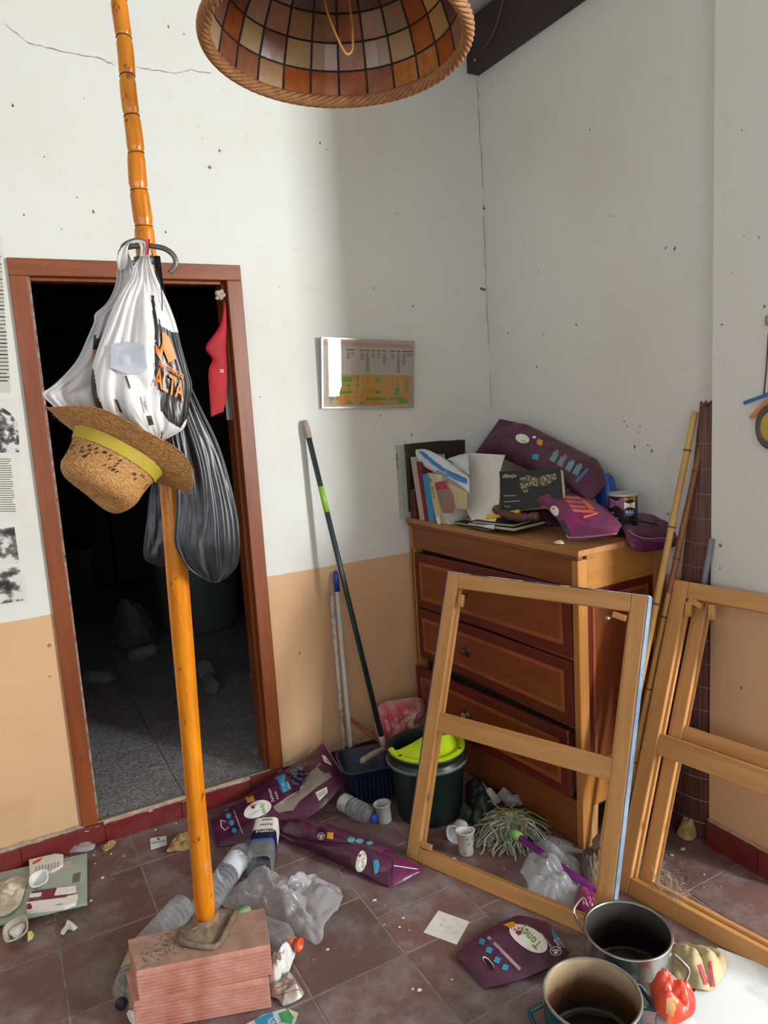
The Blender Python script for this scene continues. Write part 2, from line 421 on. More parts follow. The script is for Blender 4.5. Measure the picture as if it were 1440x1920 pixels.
# back room floor at the height of the step
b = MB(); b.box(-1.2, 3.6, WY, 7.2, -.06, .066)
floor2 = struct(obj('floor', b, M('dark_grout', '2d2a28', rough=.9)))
for i in range(-4, 6):
    for j in range(0, 8):
        x0 = .533+.6*i; y0 = WY+.6*j
        if x0 > -1.9 and y0 < 6.8 and x0 < 3.0:
            bb = MB(); bb.box(x0+.0015, x0+.5985, y0+.0015, y0+.5985, .06, .07); obj('tile', bb, TERR, floor2)
# back wall (with door hole)
DX0, DX1, DZ = .145, .948, 2.165
b = MB()
b.box(-2.2, DX0, WY, WY+T, -.02, 3.30); b.box(DX1, WX+.06, WY, WY+T, -.02, 3.30); b.box(DX0, DX1, WY, WY+T, DZ, 3.30)
wall_back = struct(obj('wall_back', b, WALL))
b = MB(); b.box(WX, WX+.3, PY0, WY+T, -.02, 3.30); wall_right = struct(obj('wall_right', b, WALL))
b = MB(); b.box(PX0, PX0+.45, PY1, PY0, -.02, 3.30); b.box(PX0+.45, 4.9, PY1, PY1+.15, -.02, 3.3); pier = struct(obj('wall_pier', b, WALL))
b = MB(); b.box(-2.3, -2.2, -2.3, -1.05, -.02, 3.3); b.box(-2.3, -2.2, .45, WY+T, -.02, 3.3); b.box(-2.3, -2.2, -1.05, .45, -.02, 1.15); b.box(-2.3, -2.2, -1.05, .45, 2.45, 3.3)
struct(obj('wall_left', b, WALL))
b = MB()
for (x0, x1, z0, z1) in [(-2.3, -1.75, 0, 3.3), (-1.75, -.05, 0, 1.1), (-1.75, -.05, 2.4, 3.3), (-.05, 3.47, 0, 3.3), (3.47, 4.09, 0, 1.05), (3.47, 4.09, 2.75, 3.3), (4.09, 4.9, 0, 3.3)]:
    b.box(x0, x1, -2.2, -2.1, z0-.02*(z0 == 0), z1)
struct(obj('wall_front', b, WALL))
b = MB(); b.box(4.8, 4.9, -2.3, PY1+.15, -.02, 3.3); struct(obj('wall_far_right', b, WALL))
b = MB(); b.box(-2.3, 4.9, -2.3, WY+T, 3.26, 3.34); struct(obj('ceiling', b, CEIL))
# back room shell
b = MB(); b.box(-1.3, -1.2, WY+T, 7.3, 0, 2.8); b.box(3.6, 3.7, WY+T, 7.3, 0, 2.8); b.box(-1.3, 3.7, 7.2, 7.3, 0, 2.8); b.box(WX+.06, 3.7, WY, WY+T, 0, 2.8)
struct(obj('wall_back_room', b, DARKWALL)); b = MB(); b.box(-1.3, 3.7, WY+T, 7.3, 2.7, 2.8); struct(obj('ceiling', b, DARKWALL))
# ceiling beam along the right wall
b = MB(); b.box(2.075, WX, -2.1, WY, 3.03, 3.24); beam = struct(obj('trim_1', b, BEAM, bevel=.006))
b = MB(); b.tube([(2.074, 2.72, 3.08), (2.068, 2.70, 3.075), (2.066, 2.63, 3.12), (2.07, 2.58, 3.2)], .002, 6); obj('cord', b, M('pale_cord', '6f635c'), beam)
b = MB(); b.lathe([(0, 0), (.008, 0), (.006, .006), (0, .008)], 12, 0, frame_mtx((2.075, 2.79, 3.06), (-1, 0, 0), (0, 1, 0))); obj('nail_head', b, STEEL, beam)
# skirting tiles along the back wall (in front of the step too), and along the pier
base_back = struct(obj('baseboard_back', MB().box(-2.2, WX, WY-.008, WY, 0, .086), M('skirting_mortar', 'b59f84', '9b8468', .9, sc=15)))
x = -2.12
while x < 2.1:
    w = .292
    bb = MB(); bb.box(x+.001, min(x+w-.001, WX), WY-.020, WY-.007, .0, .074 if DX0-.1 < x < DX1-.2 else .083); obj('skirting_tile', bb, SKIRT, base_back, bevel=.0015); x += w
base_pier = struct(obj('baseboard_pier', MB().box(PX0-.008, PX0, PY1, PY0, 0, .10), M('skirting_mortar', 'b59f84')))
for (y0, y1) in ((PY1, 1.39), (1.393, 1.588)):
    bb = MB(); bb.box(PX0-.016, PX0-.007, y0, y1, 0, .09); obj('skirting_tile', bb, SKIRT, base_pier, bevel=.0015)
# worn ledge over the skirting and the broken step edge
b = MB()
def crumb_strip(x0, x1, z, d, seed):
    n = int((x1-x0)/.01); pts = []
    def f(u, v):
        xx = x0+(x1-x0)*u; q = V((xx*22, v*3, seed)); e = .5+noise.noise(q)
        a = v*pi/2
        return (xx, WY-d*(.7+.6*e)*cos(a)*(.8+.3*noise.noise(q*2)), z+.008*sin(a)*(1+e)-.004+.003*noise.noise(q*4))
    b.grid(f, n, 4)
crumb_strip(-2.1, DX0-.0, .086, .018, 1); crumb_strip(DX0, DX1+.05, .074, .022, 2); crumb_strip(DX1, 1.66, .086, .018, 4)
obj('crumbling_edge', b, M('crumbling_plaster', 'b3a28c', '8d7d6c', .95, sc=40, bump=.6, bs=150), base_back)
# cracks
def crack(name, pts, w, parent, ax, off):
    b = MB(); P = []
    for i in range(len(pts)-1):
        for k in range(6):
            t = k/6; P.append((pts[i][0]*(1-t)+pts[i+1][0]*t+random.uniform(-1.5, 1.5), pts[i][1]*(1-t)+pts[i+1][1]*t+random.uniform(-1.5, 1.5)))
    P.append(pts[-1]); vs = []
    for i, (x, y) in enumerate(P):
        p = at(x, y, ax, off); r = w*random.uniform(.3, 1)
        u = V((0, 0, r)) if ax == 1 and abs(P[-1][0]-P[0][0]) > 40 else (V((r, 0, 0)) if ax == 1 else V((0, r, 0)))
        vs += [p-u, p+u]
    b.add(vs, [(2*i, 2*i+1, 2*i+3, 2*i+2) for i in range(len(P)-1)]); return obj(name, b, M('crack_shadow', '8a8278', rough=1), parent)
crack('crack', [(8, 45), (55, 82), (95, 90), (150, 104), (190, 110), (214, 122)], .0022, wall_back, 1, WY-.0008)
crack('crack', [(255, 126), (300, 133), (330, 137), (355, 131), (395, 137)], .0018, wall_back, 1, WY-.0008)
crack('crack', [(896, 150), (897, 210), (903, 300), (907, 390), (908, 450), (911, 545), (916, 620), (920, 760)], .0022, wall_back, 1, WY-.0008)
# dust plug and cobweb bits of the corner crack
b = MB()
for (x, y) in ((909, 391), (908, 543), (903, 541)):
    p = at(x, y, 1, WY-.004); b.lathe([(0, -.006), (.006, -.003), (.007, .002), (0, .006)], 8, 0, Matrix.Translation(p))
stuff(obj('dirt', b, M('dirt', '5c5146', rough=1), wall_back))
# small flaked spots on the walls
b = MB(); b2 = MB()
SP = [(24, 198), (45, 403), (115, 430), (145, 370), (175, 397), (316, 50), (311, 435), (380, 260), (412, 283), (83, 294), (158, 185), (160, 690), (600, 268), (612, 281), (700, 540), (745, 400), (772, 815)]
for (x, y) in SP:
    p = at(x, y, 1, WY-.001); r = random.uniform(.002, .005)
    b.add([p+V((cos(t)*r*random.uniform(.4, 1.2), 0, sin(t)*r*random.uniform(.6, 1.8))) for t in [k*pi/4 for k in range(8)]], [tuple(range(8))])
for (x, y) in [(1106, 243), (1080, 609), (953, 625), (1018, 627), (1145, 405), (1010, 510), (1215, 835), (1222, 845), (1200, 800), (1170, 790), (1176, 800), (1265, 466), (1248, 465), (1197, 812), (1190, 838)]:
    p = at(x, y, 0, WX-.001); r = random.uniform(.003, .006)
    b.add([p+V((0, cos(t)*r*random.uniform(.4, 1.2), sin(t)*r*random.uniform(.6, 1.6))) for t in [k*pi/4 for k in range(8)]], [tuple(range(8))])
for (x, y) in [(1391, 244), (1395, 443), (1372, 512), (1353, 609), (1350, 1065), (1390, 1290), (1365, 1285)]:
    p = at(x, y, 0, PX0-.001); r = random.uniform(.002, .005)
    b.add([p+V((0, cos(t)*r*random.uniform(.4, 1.2), sin(t)*r*random.uniform(.6, 1.6))) for t in [k*pi/4 for k in range(8)]], [tuple(range(8))])
stuff(obj('flaked_spots', b, M('bare_plaster_spot', '6b6157', rough=1), wall_right))
# added window for the ambient fill, and the balcony door, behind the camera (seen only in reflections)
def opening(name, x0, x1, z0, z1, y, nb):
    r = struct(thing(name, 'x', 'x', (x0, y, z0)));
    for k in ('label', 'category'): del r[k]
    b = MB(); b.box(x0, x0+.04, y, y+.06, z0, z1); b.box(x1-.04, x1, y, y+.06, z0, z1); b.box(x0+.04, x1-.04, y, y+.06, z1-.04, z1); b.box(x0+.04, x1-.04, y, y+.06, z0, z0+.04)
    for k in range(1, nb): xx = x0+(x1-x0)*k/nb; b.box(xx-.02, xx+.02, y, y+.05, z0+.04, z1-.04)
    obj('window_frame', b, JAMB, r)
opening('fill_window', -1.75, -.05, 1.1, 2.4, -2.16, 2); opening('window_2', 3.47, 4.09, 1.05, 2.75, -2.16, 1)
# door frame
door = struct(thing('door_1', 'x', 'x', (DX0, WY, .07)))
for k in ('label', 'category'): del door[k]
b = MB(); b.box(DX0-.008, DX0+.05, WY-.014, WY+T, .085, DZ-.05); obj('jamb', b, JAMB, door, bevel=.003)
b = MB(); b.box(DX1-.055, DX1+.004, WY-.014, WY+T, .085, DZ-.05); obj('jamb', b, JAMB, door, bevel=.003)
b = MB(); b.box(DX0-.008, DX1+.004, WY-.014, WY+T, DZ-.05, DZ+.008); obj('lintel', b, LINT, door, bevel=.003)
b = MB(); b.box(DX0+.05, DX0+.058, WY+.01, WY+.03, .09, DZ-.05); obj('paint_line', b, M('chipped_white_paint', 'a99a90', '7a4a36', .8, sc=35), door)
b = MB(); b.box(DX1-.068, DX1-.055, WY+.02, WY+.035, .09, DZ-.05); b.box(DX0+.06, DX1-.06, WY+.02, WY+.035, DZ-.062, DZ-.05); obj('door_stop', b, JAMB, door, bevel=.002)
#==OBJECTS==
BLACKM = M('black_ink', '15161a', rough=.5); DARKINK = M('grey_ink', '5d5a58', rough=.8); BLUEINK = M('cyan_ink', '2f8fb5', rough=.4); ORI = M('orange_ink', 'e07a14', rough=.4)
YELI = M('amber_ink', 'd99a2b', rough=.5); WHITEI = M('white_ink', 'e4e1da', rough=.45); GREENI = M('green_ink', '6f9e3c', rough=.45); REDI = M('red_ink', '9c2430', rough=.4)
NAVY = M('navy_ink', '171d3a', rough=.4)
# ---------------------------------------------------------------- post on its brick plinth
post = thing('wooden_post', 'tall orange-varnished knobbly wooden post rising from the brick plinth in front of the door', 'post', fl(382, 1735, .20))
pb = V((.378, 1.93, .196)); b = MB(); P = []; R = []
z = .197
zk = [2.047-.0, 2.24, 2.33, 2.46, 2.59]
while z < 3.26:
    x = .378+.028*min(1, (z-.197)/1.3)
    r = .0275 if z < 1.6 else .0275-.007*min(1, (z-1.6)/.7)
    r += .0012*sin(z*7)
    if z > 2.0:
        k = ((z-2.0805) % .0853)/.0853
        r *= 1-.15*max(0, 1-abs(k-.0)*7)-.15*max(0, 1-abs(1-k)*7)
        x += .0015*sin(z*31)
    P.append((x, 1.93, z)); R.append(r); z += .0053 if z > 2 else .04
POSTM = NT('orange_varnished_wood'); POSTM.set(.22, spec=.6)
v_ = POSTM.coord('Object', (9, 9, 1)); gg = POSTM.n('ShaderNodeNewGeometry'); sep = POSTM.n('ShaderNodeSeparateXYZ'); POSTM.l(gg.outputs['Position'], sep.inputs[0])
c_ = POSTM.ramp(POSTM.noise(v_, 5, 5), [(.3, 'b66606'), (.7, 'e28c10')])
ch = POSTM.ramp(POSTM.noise(POSTM.coord('Object', (1, 1, .8)), 42, 4, .6), [(.63, BLK), (.68, (.8, .8, .8, 1))])
c_ = POSTM.mix(ch, c_, '7a3a0c')
ch2 = POSTM.ramp(POSTM.noise(POSTM.coord('Object', (1, 1, .6)), 24, 5, .65), [(.58, BLK), (.64, (.75, .75, .75, 1))])
mr_ = POSTM.n('ShaderNodeMapRange'); POSTM.l(sep.outputs[2], mr_.inputs[0]); mr_.inputs[1].default_value = .7; mr_.inputs[2].default_value = .25
mm = POSTM.n('ShaderNodeMath', operation='MULTIPLY'); POSTM.l(ch2, mm.inputs[0]); POSTM.l(mr_.outputs[0], mm.inputs[1])
c_ = POSTM.mix(mm.outputs[0], c_, 'b09a80'); POSTM.col(c_); POSTM.bump(POSTM.noise(v_, 9, 3), .15, .002)
b.tube(P, R, 22); obj('shaft', b, POSTM.m, post)
z = 2.0805
while z < 3.2:
    i_ = min(range(len(P)), key=lambda i: abs(P[i][2]-z)); b = MB(); rr0 = R[i_]
    b.tube([(P[i_][0]+(rr0+.0004)*cos(a*pi/12), 1.93+(rr0+.0004)*sin(a*pi/12), P[i_][2]+.002*sin(a*pi/12+z*9)) for a in range(25)], .0016, 5, cap=False); obj('notch', b, M('dark_notch', '6a3208', rough=.6), post); z += .0853
# iron collar
b = MB(); b.lathe([(.023, 0), (.029, .0), (.030, .02), (.024, .022)], 24, 0, Matrix.Translation((.405, 1.93, 1.985))); obj('collar', b, M('rusty_iron', '6b6660', '5a4a40', .5, .5, bump=.3), post)
hk = thing('pipe_hook', 'curved grey metal pipe hook fixed around the orange post, holding the bags', 'hook', (.405, 1.90, 1.99))
PIPE = M('grey_pipe', '77756f', '605d58', .42, .6, sc=9, bump=.2)
b = MB(); pp = [(318, 512, 1.83), (329, 498, 1.825), (326, 480, 1.825), (308, 466, 1.83), (278, 461, 1.845), (248, 462, 1.86), (229, 469, 1.875), (226, 483, 1.89), (240, 493, 1.9), (258, 492, 1.902)]
b.tube(smooth_pts([at(x, y, 1, Y) for x, y, Y in pp], 6), .0062, 12); obj('pipe', b, PIPE, hk)
b = MB(); b.tube(smooth_pts([at(x, y, 1, Y) for x, y, Y in [(228, 478, 1.87), (232, 460, 1.88), (255, 450, 1.885), (272, 455, 1.88)]], 6), .0052, 10); obj('pipe', b, PIPE, hk)
# mortar foot and hollow bricks
h0, h1 = .094, .185
TERRA = M('hollow_clay_brick', 'b06e5a', 'cc988a', .85, sc=14, bump=.12, bs=120); TERRAD = M('dusty_brick_top', 'a5806f', '8c7060', .95, sc=18, bump=.4, bs=90, lo=.4, hi=.6)
def brick(pts_top, z0, z1, name_label, grooves, cat='brick'):
    """pts_top: back-left, back-right, front-right, front-left in plan"""
    bl, br, fr, fl_ = [V((p[0], p[1], 0)) for p in pts_top]
    n_ = len; root = thing('hollow_brick', name_label, cat, ((bl+br+fr+fl_)/4)+V((0, 0, z0)), group=None)
    b = MB(); e = (fr-fl_); out = V((e.y, -e.x, 0)).normalized()
    b.add([V(p)+V((0, 0, z)) for z in (z0, z1) for p in (bl, br, fr, fl_)], [(3, 2, 1, 0), (4, 5, 6, 7), (0, 1, 5, 4), (1, 2, 6, 5), (2, 3, 7, 6), (3, 0, 4, 7)])
    obj('brick_body', b, TERRA, root, bevel=.003)
    if z0 > .05:
        b = MB(); c4 = (bl+br+fr+fl_)/4; q4 = [c4+(p-c4)*.992 for p in (bl, br, fr, fl_)]; b.add([p+V((0, 0, z)) for z in (z1-.001, z1+.0012) for p in q4], [(3, 2, 1, 0), (4, 5, 6, 7), (0, 1, 5, 4), (1, 2, 6, 5), (2, 3, 7, 6), (3, 0, 4, 7)]); obj('dusty_top', b, TERRAD, root)
    b = MB(); k = grooves; dz = (z1-z0-.006)/k
    for i in range(k):
        z = z0+.003+dz*i; a = fl_+V((0, 0, z+dz*.12)); c = fr+V((0, 0, z+dz*.12)); u = V((0, 0, dz*.50)); o = out*.006
        b.add([a, c, c+u, a+u, a+o+u*.2, c+o+u*.2, c+o+u*.8, a+o+u*.8], [(0, 1, 5, 4), (4, 5, 6, 7), (7, 6, 2, 3), (1, 2, 6, 5), (0, 4, 7, 3)])
    obj('ribs', b, TERRA, root)
    return root
brick([(.172, 1.985), (.540, 1.900), (.505, 1.752), (.172, 1.853)], h0, h1, 'upper ribbed hollow clay brick directly under the orange post', 8)
brick([(.158, 1.985), (.530, 1.900), (.492, 1.748), (.158, 1.865)], .002, h0-.001, 'lower ribbed hollow clay brick resting on the floor under the upper one', 8)
ft = thing('mortar_foot', 'rough grey mortar pad spread around the foot of the orange post', 'mortar', (.38, 1.9, h1))
b = MB(); po = [fl(x, y, h1) for x, y in [(330, 1755), (336, 1741), (360, 1728), (380, 1718), (410, 1705), (432, 1708), (432, 1722), (418, 1745), (404, 1772), (385, 1776), (345, 1768)]]
bl_ = Blob(fl(380, 1742, h1), po, .012, .006, 3, 60); b = bl_.mesh(60, 12); obj('mortar', b, M('mortar', '8b7866', '6d5a49', .95, sc=30, bump=.7, bs=160), ft)
b = MB(); b.tube([fl(x, y, h1+.010) for x, y in [(334, 1752), (338, 1764), (352, 1770), (380, 1775), (402, 1776), (412, 1768), (424, 1745), (437, 1718), (441, 1709)]], .0075, 10); obj('plate_edge', b, M('mortar', '8b7866'), ft)
b = MB(); b.lathe([(.029, 0), (.040, .002), (.036, .016), (.0285, .022)], 20, 0, Matrix.Translation((.378, 1.93, h1+.004)), rad=lambda a, z: 1+.12*sin(a*3+z*90)+.05*sin(a*7)); obj('mortar_collar', b, MATS['mortar'], ft)
b = MB()
for i in range(150):
    x = random.gauss(.26, .05); y = random.gauss(1.90, .03)
    if not (.185 < x < .48 and 1.845 < y < 1.96): continue
    r = random.uniform(.0015, .004); b.lathe([(0, 0), (r, .0), (r*.7, r*.7), (0, r)], 5, 0, Matrix.Translation((x, y, h1+.0006)) @ Matrix.Rotation(random.random()*6, 4, 'Z'))
tag(stuff(obj('mortar_crumbs', b, M('crumbs', '8d8274', '4a4038', .95, sc=80))), 'grey crumbs and grit scattered on the upper brick', 'crumbs')

# ---------------------------------------------------------------- bags on the hook
WBAG = M('white_bag_plastic', 'd6d4d2', 'c9c7c8', .33, sc=7, spec=.5); WBAG.node_tree.nodes['Principled BSDF'].inputs['Subsurface Weight'].default_value = 0
BLB = M('black_print_on_bag', '1b1c20', rough=.3, spec=.6)
b1 = thing('carrier_bag', 'white carrier bag with black and orange supermarket print hanging in front of the post', 'bag', at(262, 470, 1, 1.84))
S1 = Loft([(264, 280, 480), (250, 286, 500), (243, 294, 522), (226, 306, 548), (210, 320, 580), (197, 332, 615), (184, 340, 650), (173, 351, 690), (170, 360, 722), (176, 355, 755), (192, 351, 782), (225, 342, 806), (286, 300, 829)], 1.80, .42, 4, .03, 2.2, .012)
def inpoly(x, y, P):
    c = False
    for i in range(len(P)):
        (x1, y1), (x2, y2) = P[i], P[i-1]
        if (y1 > y) != (y2 > y) and x < (x2-x1)*(y-y1)/(y2-y1)+x1: c = not c
    return c
BPOLY = [(297, 592), (303, 612), (322, 622), (420, 640), (420, 770), (349, 786), (338, 803), (316, 790), (302, 770), (299, 735), (290, 700), (288, 668), (297, 640)]
BPOL2 = [(283, 553), (288, 553), (300, 640), (296, 690), (291, 690), (291, 640)]
BPOL3 = [(120, 690), (175, 690), (184, 745), (205, 790), (150, 790)]
def bmf(u, v):
    if 0 < u < .5:
        p = proj(S1.ring(2*pi*u, v)); return 1 if inpoly(p[0], p[1], BPOLY) or inpoly(p[0], p[1], BPOL2) or inpoly(p[0], p[1], BPOL3) else 0
    return 1 if (u > .5 and .4 < v < .9 and u > .8) else 0
obj('bag_body', S1.mesh(200, 150, mfn=bmf), [WBAG, BLB], b1)
decal_poly(S1, [[(304, 622), (318, 632), (331, 672), (316, 680), (305, 652)]], ORI, b1, 'orange_emblem', .006, 4)
decal_poly(S1, [[(291, 645), (299, 662), (305, 640), (309, 645), (301, 676), (293, 662)]], ORI, b1, 'orange_emblem', .0045, 2)
decal_text(S1, 'upermercats', (297, 683), (9.2, 5.4), (3.0, -17), ORI, b1, 'lettering', .008, .02)
decal_text(S1, 'ALTA', (289, 722), (22.5, 12.0), (4, -50), ORI, b1, 'lettering', .008, .02)
decal_poly(S1, [[(234, 705), (237, 704), (246, 728), (243, 729)]], BLB, b1, 'black_print', .003, 2)
decal_poly(S1, [[(263, 743), (272, 744), (279, 772), (271, 775)]], BLB, b1, 'black_label', .003, 3)
decal_poly(S1, [[(275, 780), (284, 779), (289, 796), (280, 798)]], BLB, b1, 'black_label', .003, 3)
decal_text(S1, 'plastic', (266, 746), (2.5, 8.5), (8, -2), WHITEI, b1, 'lettering', .006)
decal_poly(S1, [[(214, 748), (220, 750), (230, 775), (224, 772)]], BLB, b1, 'black_print', .003, 2)
decal_poly(S1, [[(208, 646), (240, 640), (268, 648), (276, 690), (262, 700), (240, 702), (208, 690)]], M('grey_seen_through', 'b3b8c0', 'a9aeb6', .4, sc=20), b1, 'content_patch', .0055, 6)
# handles
b = MB(); b.grid(lambda u, v: (lambda p: p)(samp(smooth_pts([at(230, 505, 1, 1.835), at(229, 480, 1, 1.84), at(238, 458, 1, 1.85), at(262, 453, 1, 1.845), at(272, 470, 1, 1.835), at(266, 505, 1, 1.82)], 5), u)+V((.016*(v-.5)*(1+.5*sin(u*9)), -.004*sin(v*9), .006*(v-.5)))), 40, 6)
obj('handle', b, WBAG, b1)
b = MB(); b.grid(lambda u, v: samp(smooth_pts([at(278, 448, 1, 1.84), at(277, 462, 1, 1.832), at(275, 478, 1, 1.822)], 5), u)+V((.008*(v-.5), -.003*sin(v*7), 0)), 16, 4); obj('red_tie', b, M('red_strip', 'c04a42', rough=.4), b1)
# second white bag behind
b2 = thing('carrier_bag', 'second plain white carrier bag flaring to the left behind the printed one', 'bag', at(238, 470, 1, 1.87))
S2 = Loft([(222, 240, 470), (220, 250, 500), (216, 262, 535), (200, 262, 568), (178, 255, 588), (176, 240, 604), (163, 236, 635), (147, 230, 670), (128, 225, 695), (107, 220, 716), (92, 215, 728), (78, 205, 740), (104, 200, 765), (130, 200, 790)], 1.86, .10, 6, .12, 5.1, .012)
obj('bag_body', S2.mesh(60, 60), M('white_bag_plastic_grey', 'bdbbbb', 'b2b0b2', .38, sc=7), b2)
decal_poly(S2, [[(176, 629), (196, 624), (190, 640), (180, 658), (174, 655)]], BLB, b2, 'black_print', .003, 3)
decal_poly(S2, [[(174, 655), (182, 656), (174, 668)]], ORI, b2, 'orange_emblem', .004, 2)
# black refuse bags
RB = M('black_refuse_bag', '1b1e24', '23272e', .33, sc=5, spec=.5, bump=.25, bs=22)
S3 = Loft([(288, 300, 480), (292, 306, 530), (300, 318, 600), (304, 338, 670), (308, 359, 724), (312, 380, 770), (316, 401, 813), (322, 416, 850), (328, 427, 887), (330, 438, 930), (329, 446, 969), (326, 450, 1014), (335, 449, 1040), (348, 444, 1062), (372, 428, 1080), (395, 411, 1092)], 1.86, .24, 9, .04, 1.1, .012)
for i, p in enumerate(S3.L): pass
b3 = thing('refuse_bag', 'larger dark grey refuse bag hanging low to the right of the post', 'bag', at(295, 480, 1, 1.9))
obj('bag_body', S3.mesh(90, 70), RB, b3)
S3b = Ruled([at(320, 870, 1, 1.80), at(390, 930, 1, 1.79)], [at(340, 1000, 1, 1.80), at(395, 1070, 1, 1.80)])
b = MB(); b.tube(smooth_pts([at(x, y, 1, 1.775) for x, y in [(284, 468), (290, 500), (303, 545), (304, 600), (309, 640), (308, 700), (306, 760), (302, 840)]], 6), .0012, 6)
tag(obj('cord', b, M('black_cord', '16161a', rough=.5)), 'thin black cord hanging down over the printed white bag', 'cord')
b4 = thing('refuse_bag', 'smaller dark refuse bag half hidden behind the post and the straw hat', 'bag', at(290, 860, 1, 1.98))
S4 = Loft([(300, 320, 860), (282, 330, 920), (276, 338, 970), (271, 342, 1010), (269, 340, 1035), (275, 335, 1052), (300, 325, 1062)], 2.02, .35, 6, .06, 4.0, .01)
obj('bag_body', S4.mesh(50, 30), RB, b4)

# ---------------------------------------------------------------- straw hat
STR = NT('plaited_straw'); STR.set(.75); vv = STR.coord('Object', (1, 1, 1))
wv = STR.n('ShaderNodeTexWave'); wv.inputs['Scale'].default_value = 90; wv.inputs['Distortion'].default_value = 14; wv.inputs['Detail'].default_value = 3; STR.l(vv, wv.inputs['Vector'])
stv = STR.n('ShaderNodeTexVoronoi'); stv.inputs['Scale'].default_value = 170; STR.l(STR.coord('Object', (1, 1, 2.2)), stv.inputs['Vector'])
sc1 = STR.mix(STR.ramp(wv.outputs['Fac'], [(.2, BLK), (.8, WHT)]), '8a5c30', 'b58448'); sc1 = STR.mix(STR.ramp(stv.outputs['Color'], [(.3, BLK), (.9, (.7, .7, .7, 1))]), sc1, 'c99a5e'); STR.col(sc1); STR.bump(stv.outputs['Distance'], .7, .003)
hc = at(226, 845, 1, 1.76)
hd = at(208, 905, 1, 1.70)-at(248, 838, 1, 1.76)          # towards the crown's top
hx = (at(345, 930, 1, 1.76)-at(98, 775, 1, 1.76)).normalized()
hd = (V((-.60, -.20, -.80))).normalized()
HM = frame_mtx(hc, hd, hx)
hat = thing('straw_hat', 'worn straw hat with yellow band hanging crown down on the post', 'hat', mtx=HM)
b = MB()
def brim(u, v):
    a = 2*pi*u; r0, r1 = .100, .178; r = r0+(r1-r0)*v
    e = 1.0 if True else 1
    z = -.010*v-.016*(v**1.5)*(sin(a)**2)*0.9+.010*v*cos(2*a+.6)+.006*v*sin(5*a)
    return V((r*cos(a)*1.0, r*sin(a)*.86, z+.004))
b.grid(brim, 72, 12, closed=True); b.grid(lambda u, v: brim(u, v)+V((0, 0, -.003)), 72, 12, closed=True)
k_ = 72
b.grid(lambda u, v: brim(u, 1)+V((.0035*cos(2*pi*u)*sin(v*pi), .0035*sin(2*pi*u)*sin(v*pi), -.003*v)), 72, 4, closed=True)
obj('brim', b, STR.m, hat, world=False)
b = MB()
def crown(u, v):
    a = 2*pi*u; h = .104
    if v < .6:
        t = v/.6; r = .103-.012*t-.004*sin(t*pi); z = .082*t
    else:
        t = (v-.6)/.4; r = .091*cos(t*pi/2)**.75+.0005; z = .082+.042*sin(t*pi/2)-.030*max(0, t-.45)*(1-.6*abs(sin(a)))+.018*max(0, cos(a+.5))**2*sin(t*pi)
    pinch = 1-.10*(z/h)*max(0, cos(a))**4
    return V((r*cos(a)*1.05*pinch, r*sin(a)*.9, z))
b.grid(crown, 64, 36, closed=True); obj('crown', b, STR.m, hat, world=False)
b = MB(); b.grid(lambda u, v: crown(u, .03+.19*v)*1.0+V((.0025*cos(2*pi*u), .0025*sin(2*pi*u), 0)), 64, 4, closed=True)
band = obj('hat_band', b, M('yellow_band', 'b3a030', 'a8952c', .7, sc=12), hat, world=False)
b = MB()
for i in range(90):
    a = random.uniform(0, 2*pi); v = random.choice((.30, .36, .42, .48)); c = crown(a/2/pi, v); n = V((c.x, c.y, .02)).normalized(); t = V((-n.y, n.x, 0)).normalized()
    w = V((0, 0, 1))*.0032+t*.002; l = t*.0016
    b.add([c+n*.0012+s*w+q*l for s, q in ((-1, -1), (-1, 1), (1, 1), (1, -1))], [(0, 1, 2, 3)])
stuff(obj('vent_holes', b, M('vent_shadow', '3a2412', rough=1), hat, world=False))
b = MB()
for i in range(90):
    a = random.uniform(0, 2*pi); p = brim(a/2/pi, 1); d = V((cos(a), sin(a), random.uniform(-.6, .6))).normalized()*random.uniform(.004, .012)+V((-sin(a), cos(a), 0))*random.uniform(-.006, .006)
    b.tube([p, p+d], .0004, 4)
stuff(obj('straw_ends', b, STR.m, hat, world=False))
vs, fs = text_mesh('LUNAS RURALS', .01); b = MB(); out = []
for (x, y) in vs:
    a = -(.55-x*.135); c = crown((a/2/pi) % 1, .06+.13*(1-y)*.75); out.append(c*1.0+V((.0042*cos(a), .0042*sin(a), 0)))
b.add(out, fs); obj('lettering', b, M('dark_green_ink', '4c4a1c', rough=.8), band, world=False)

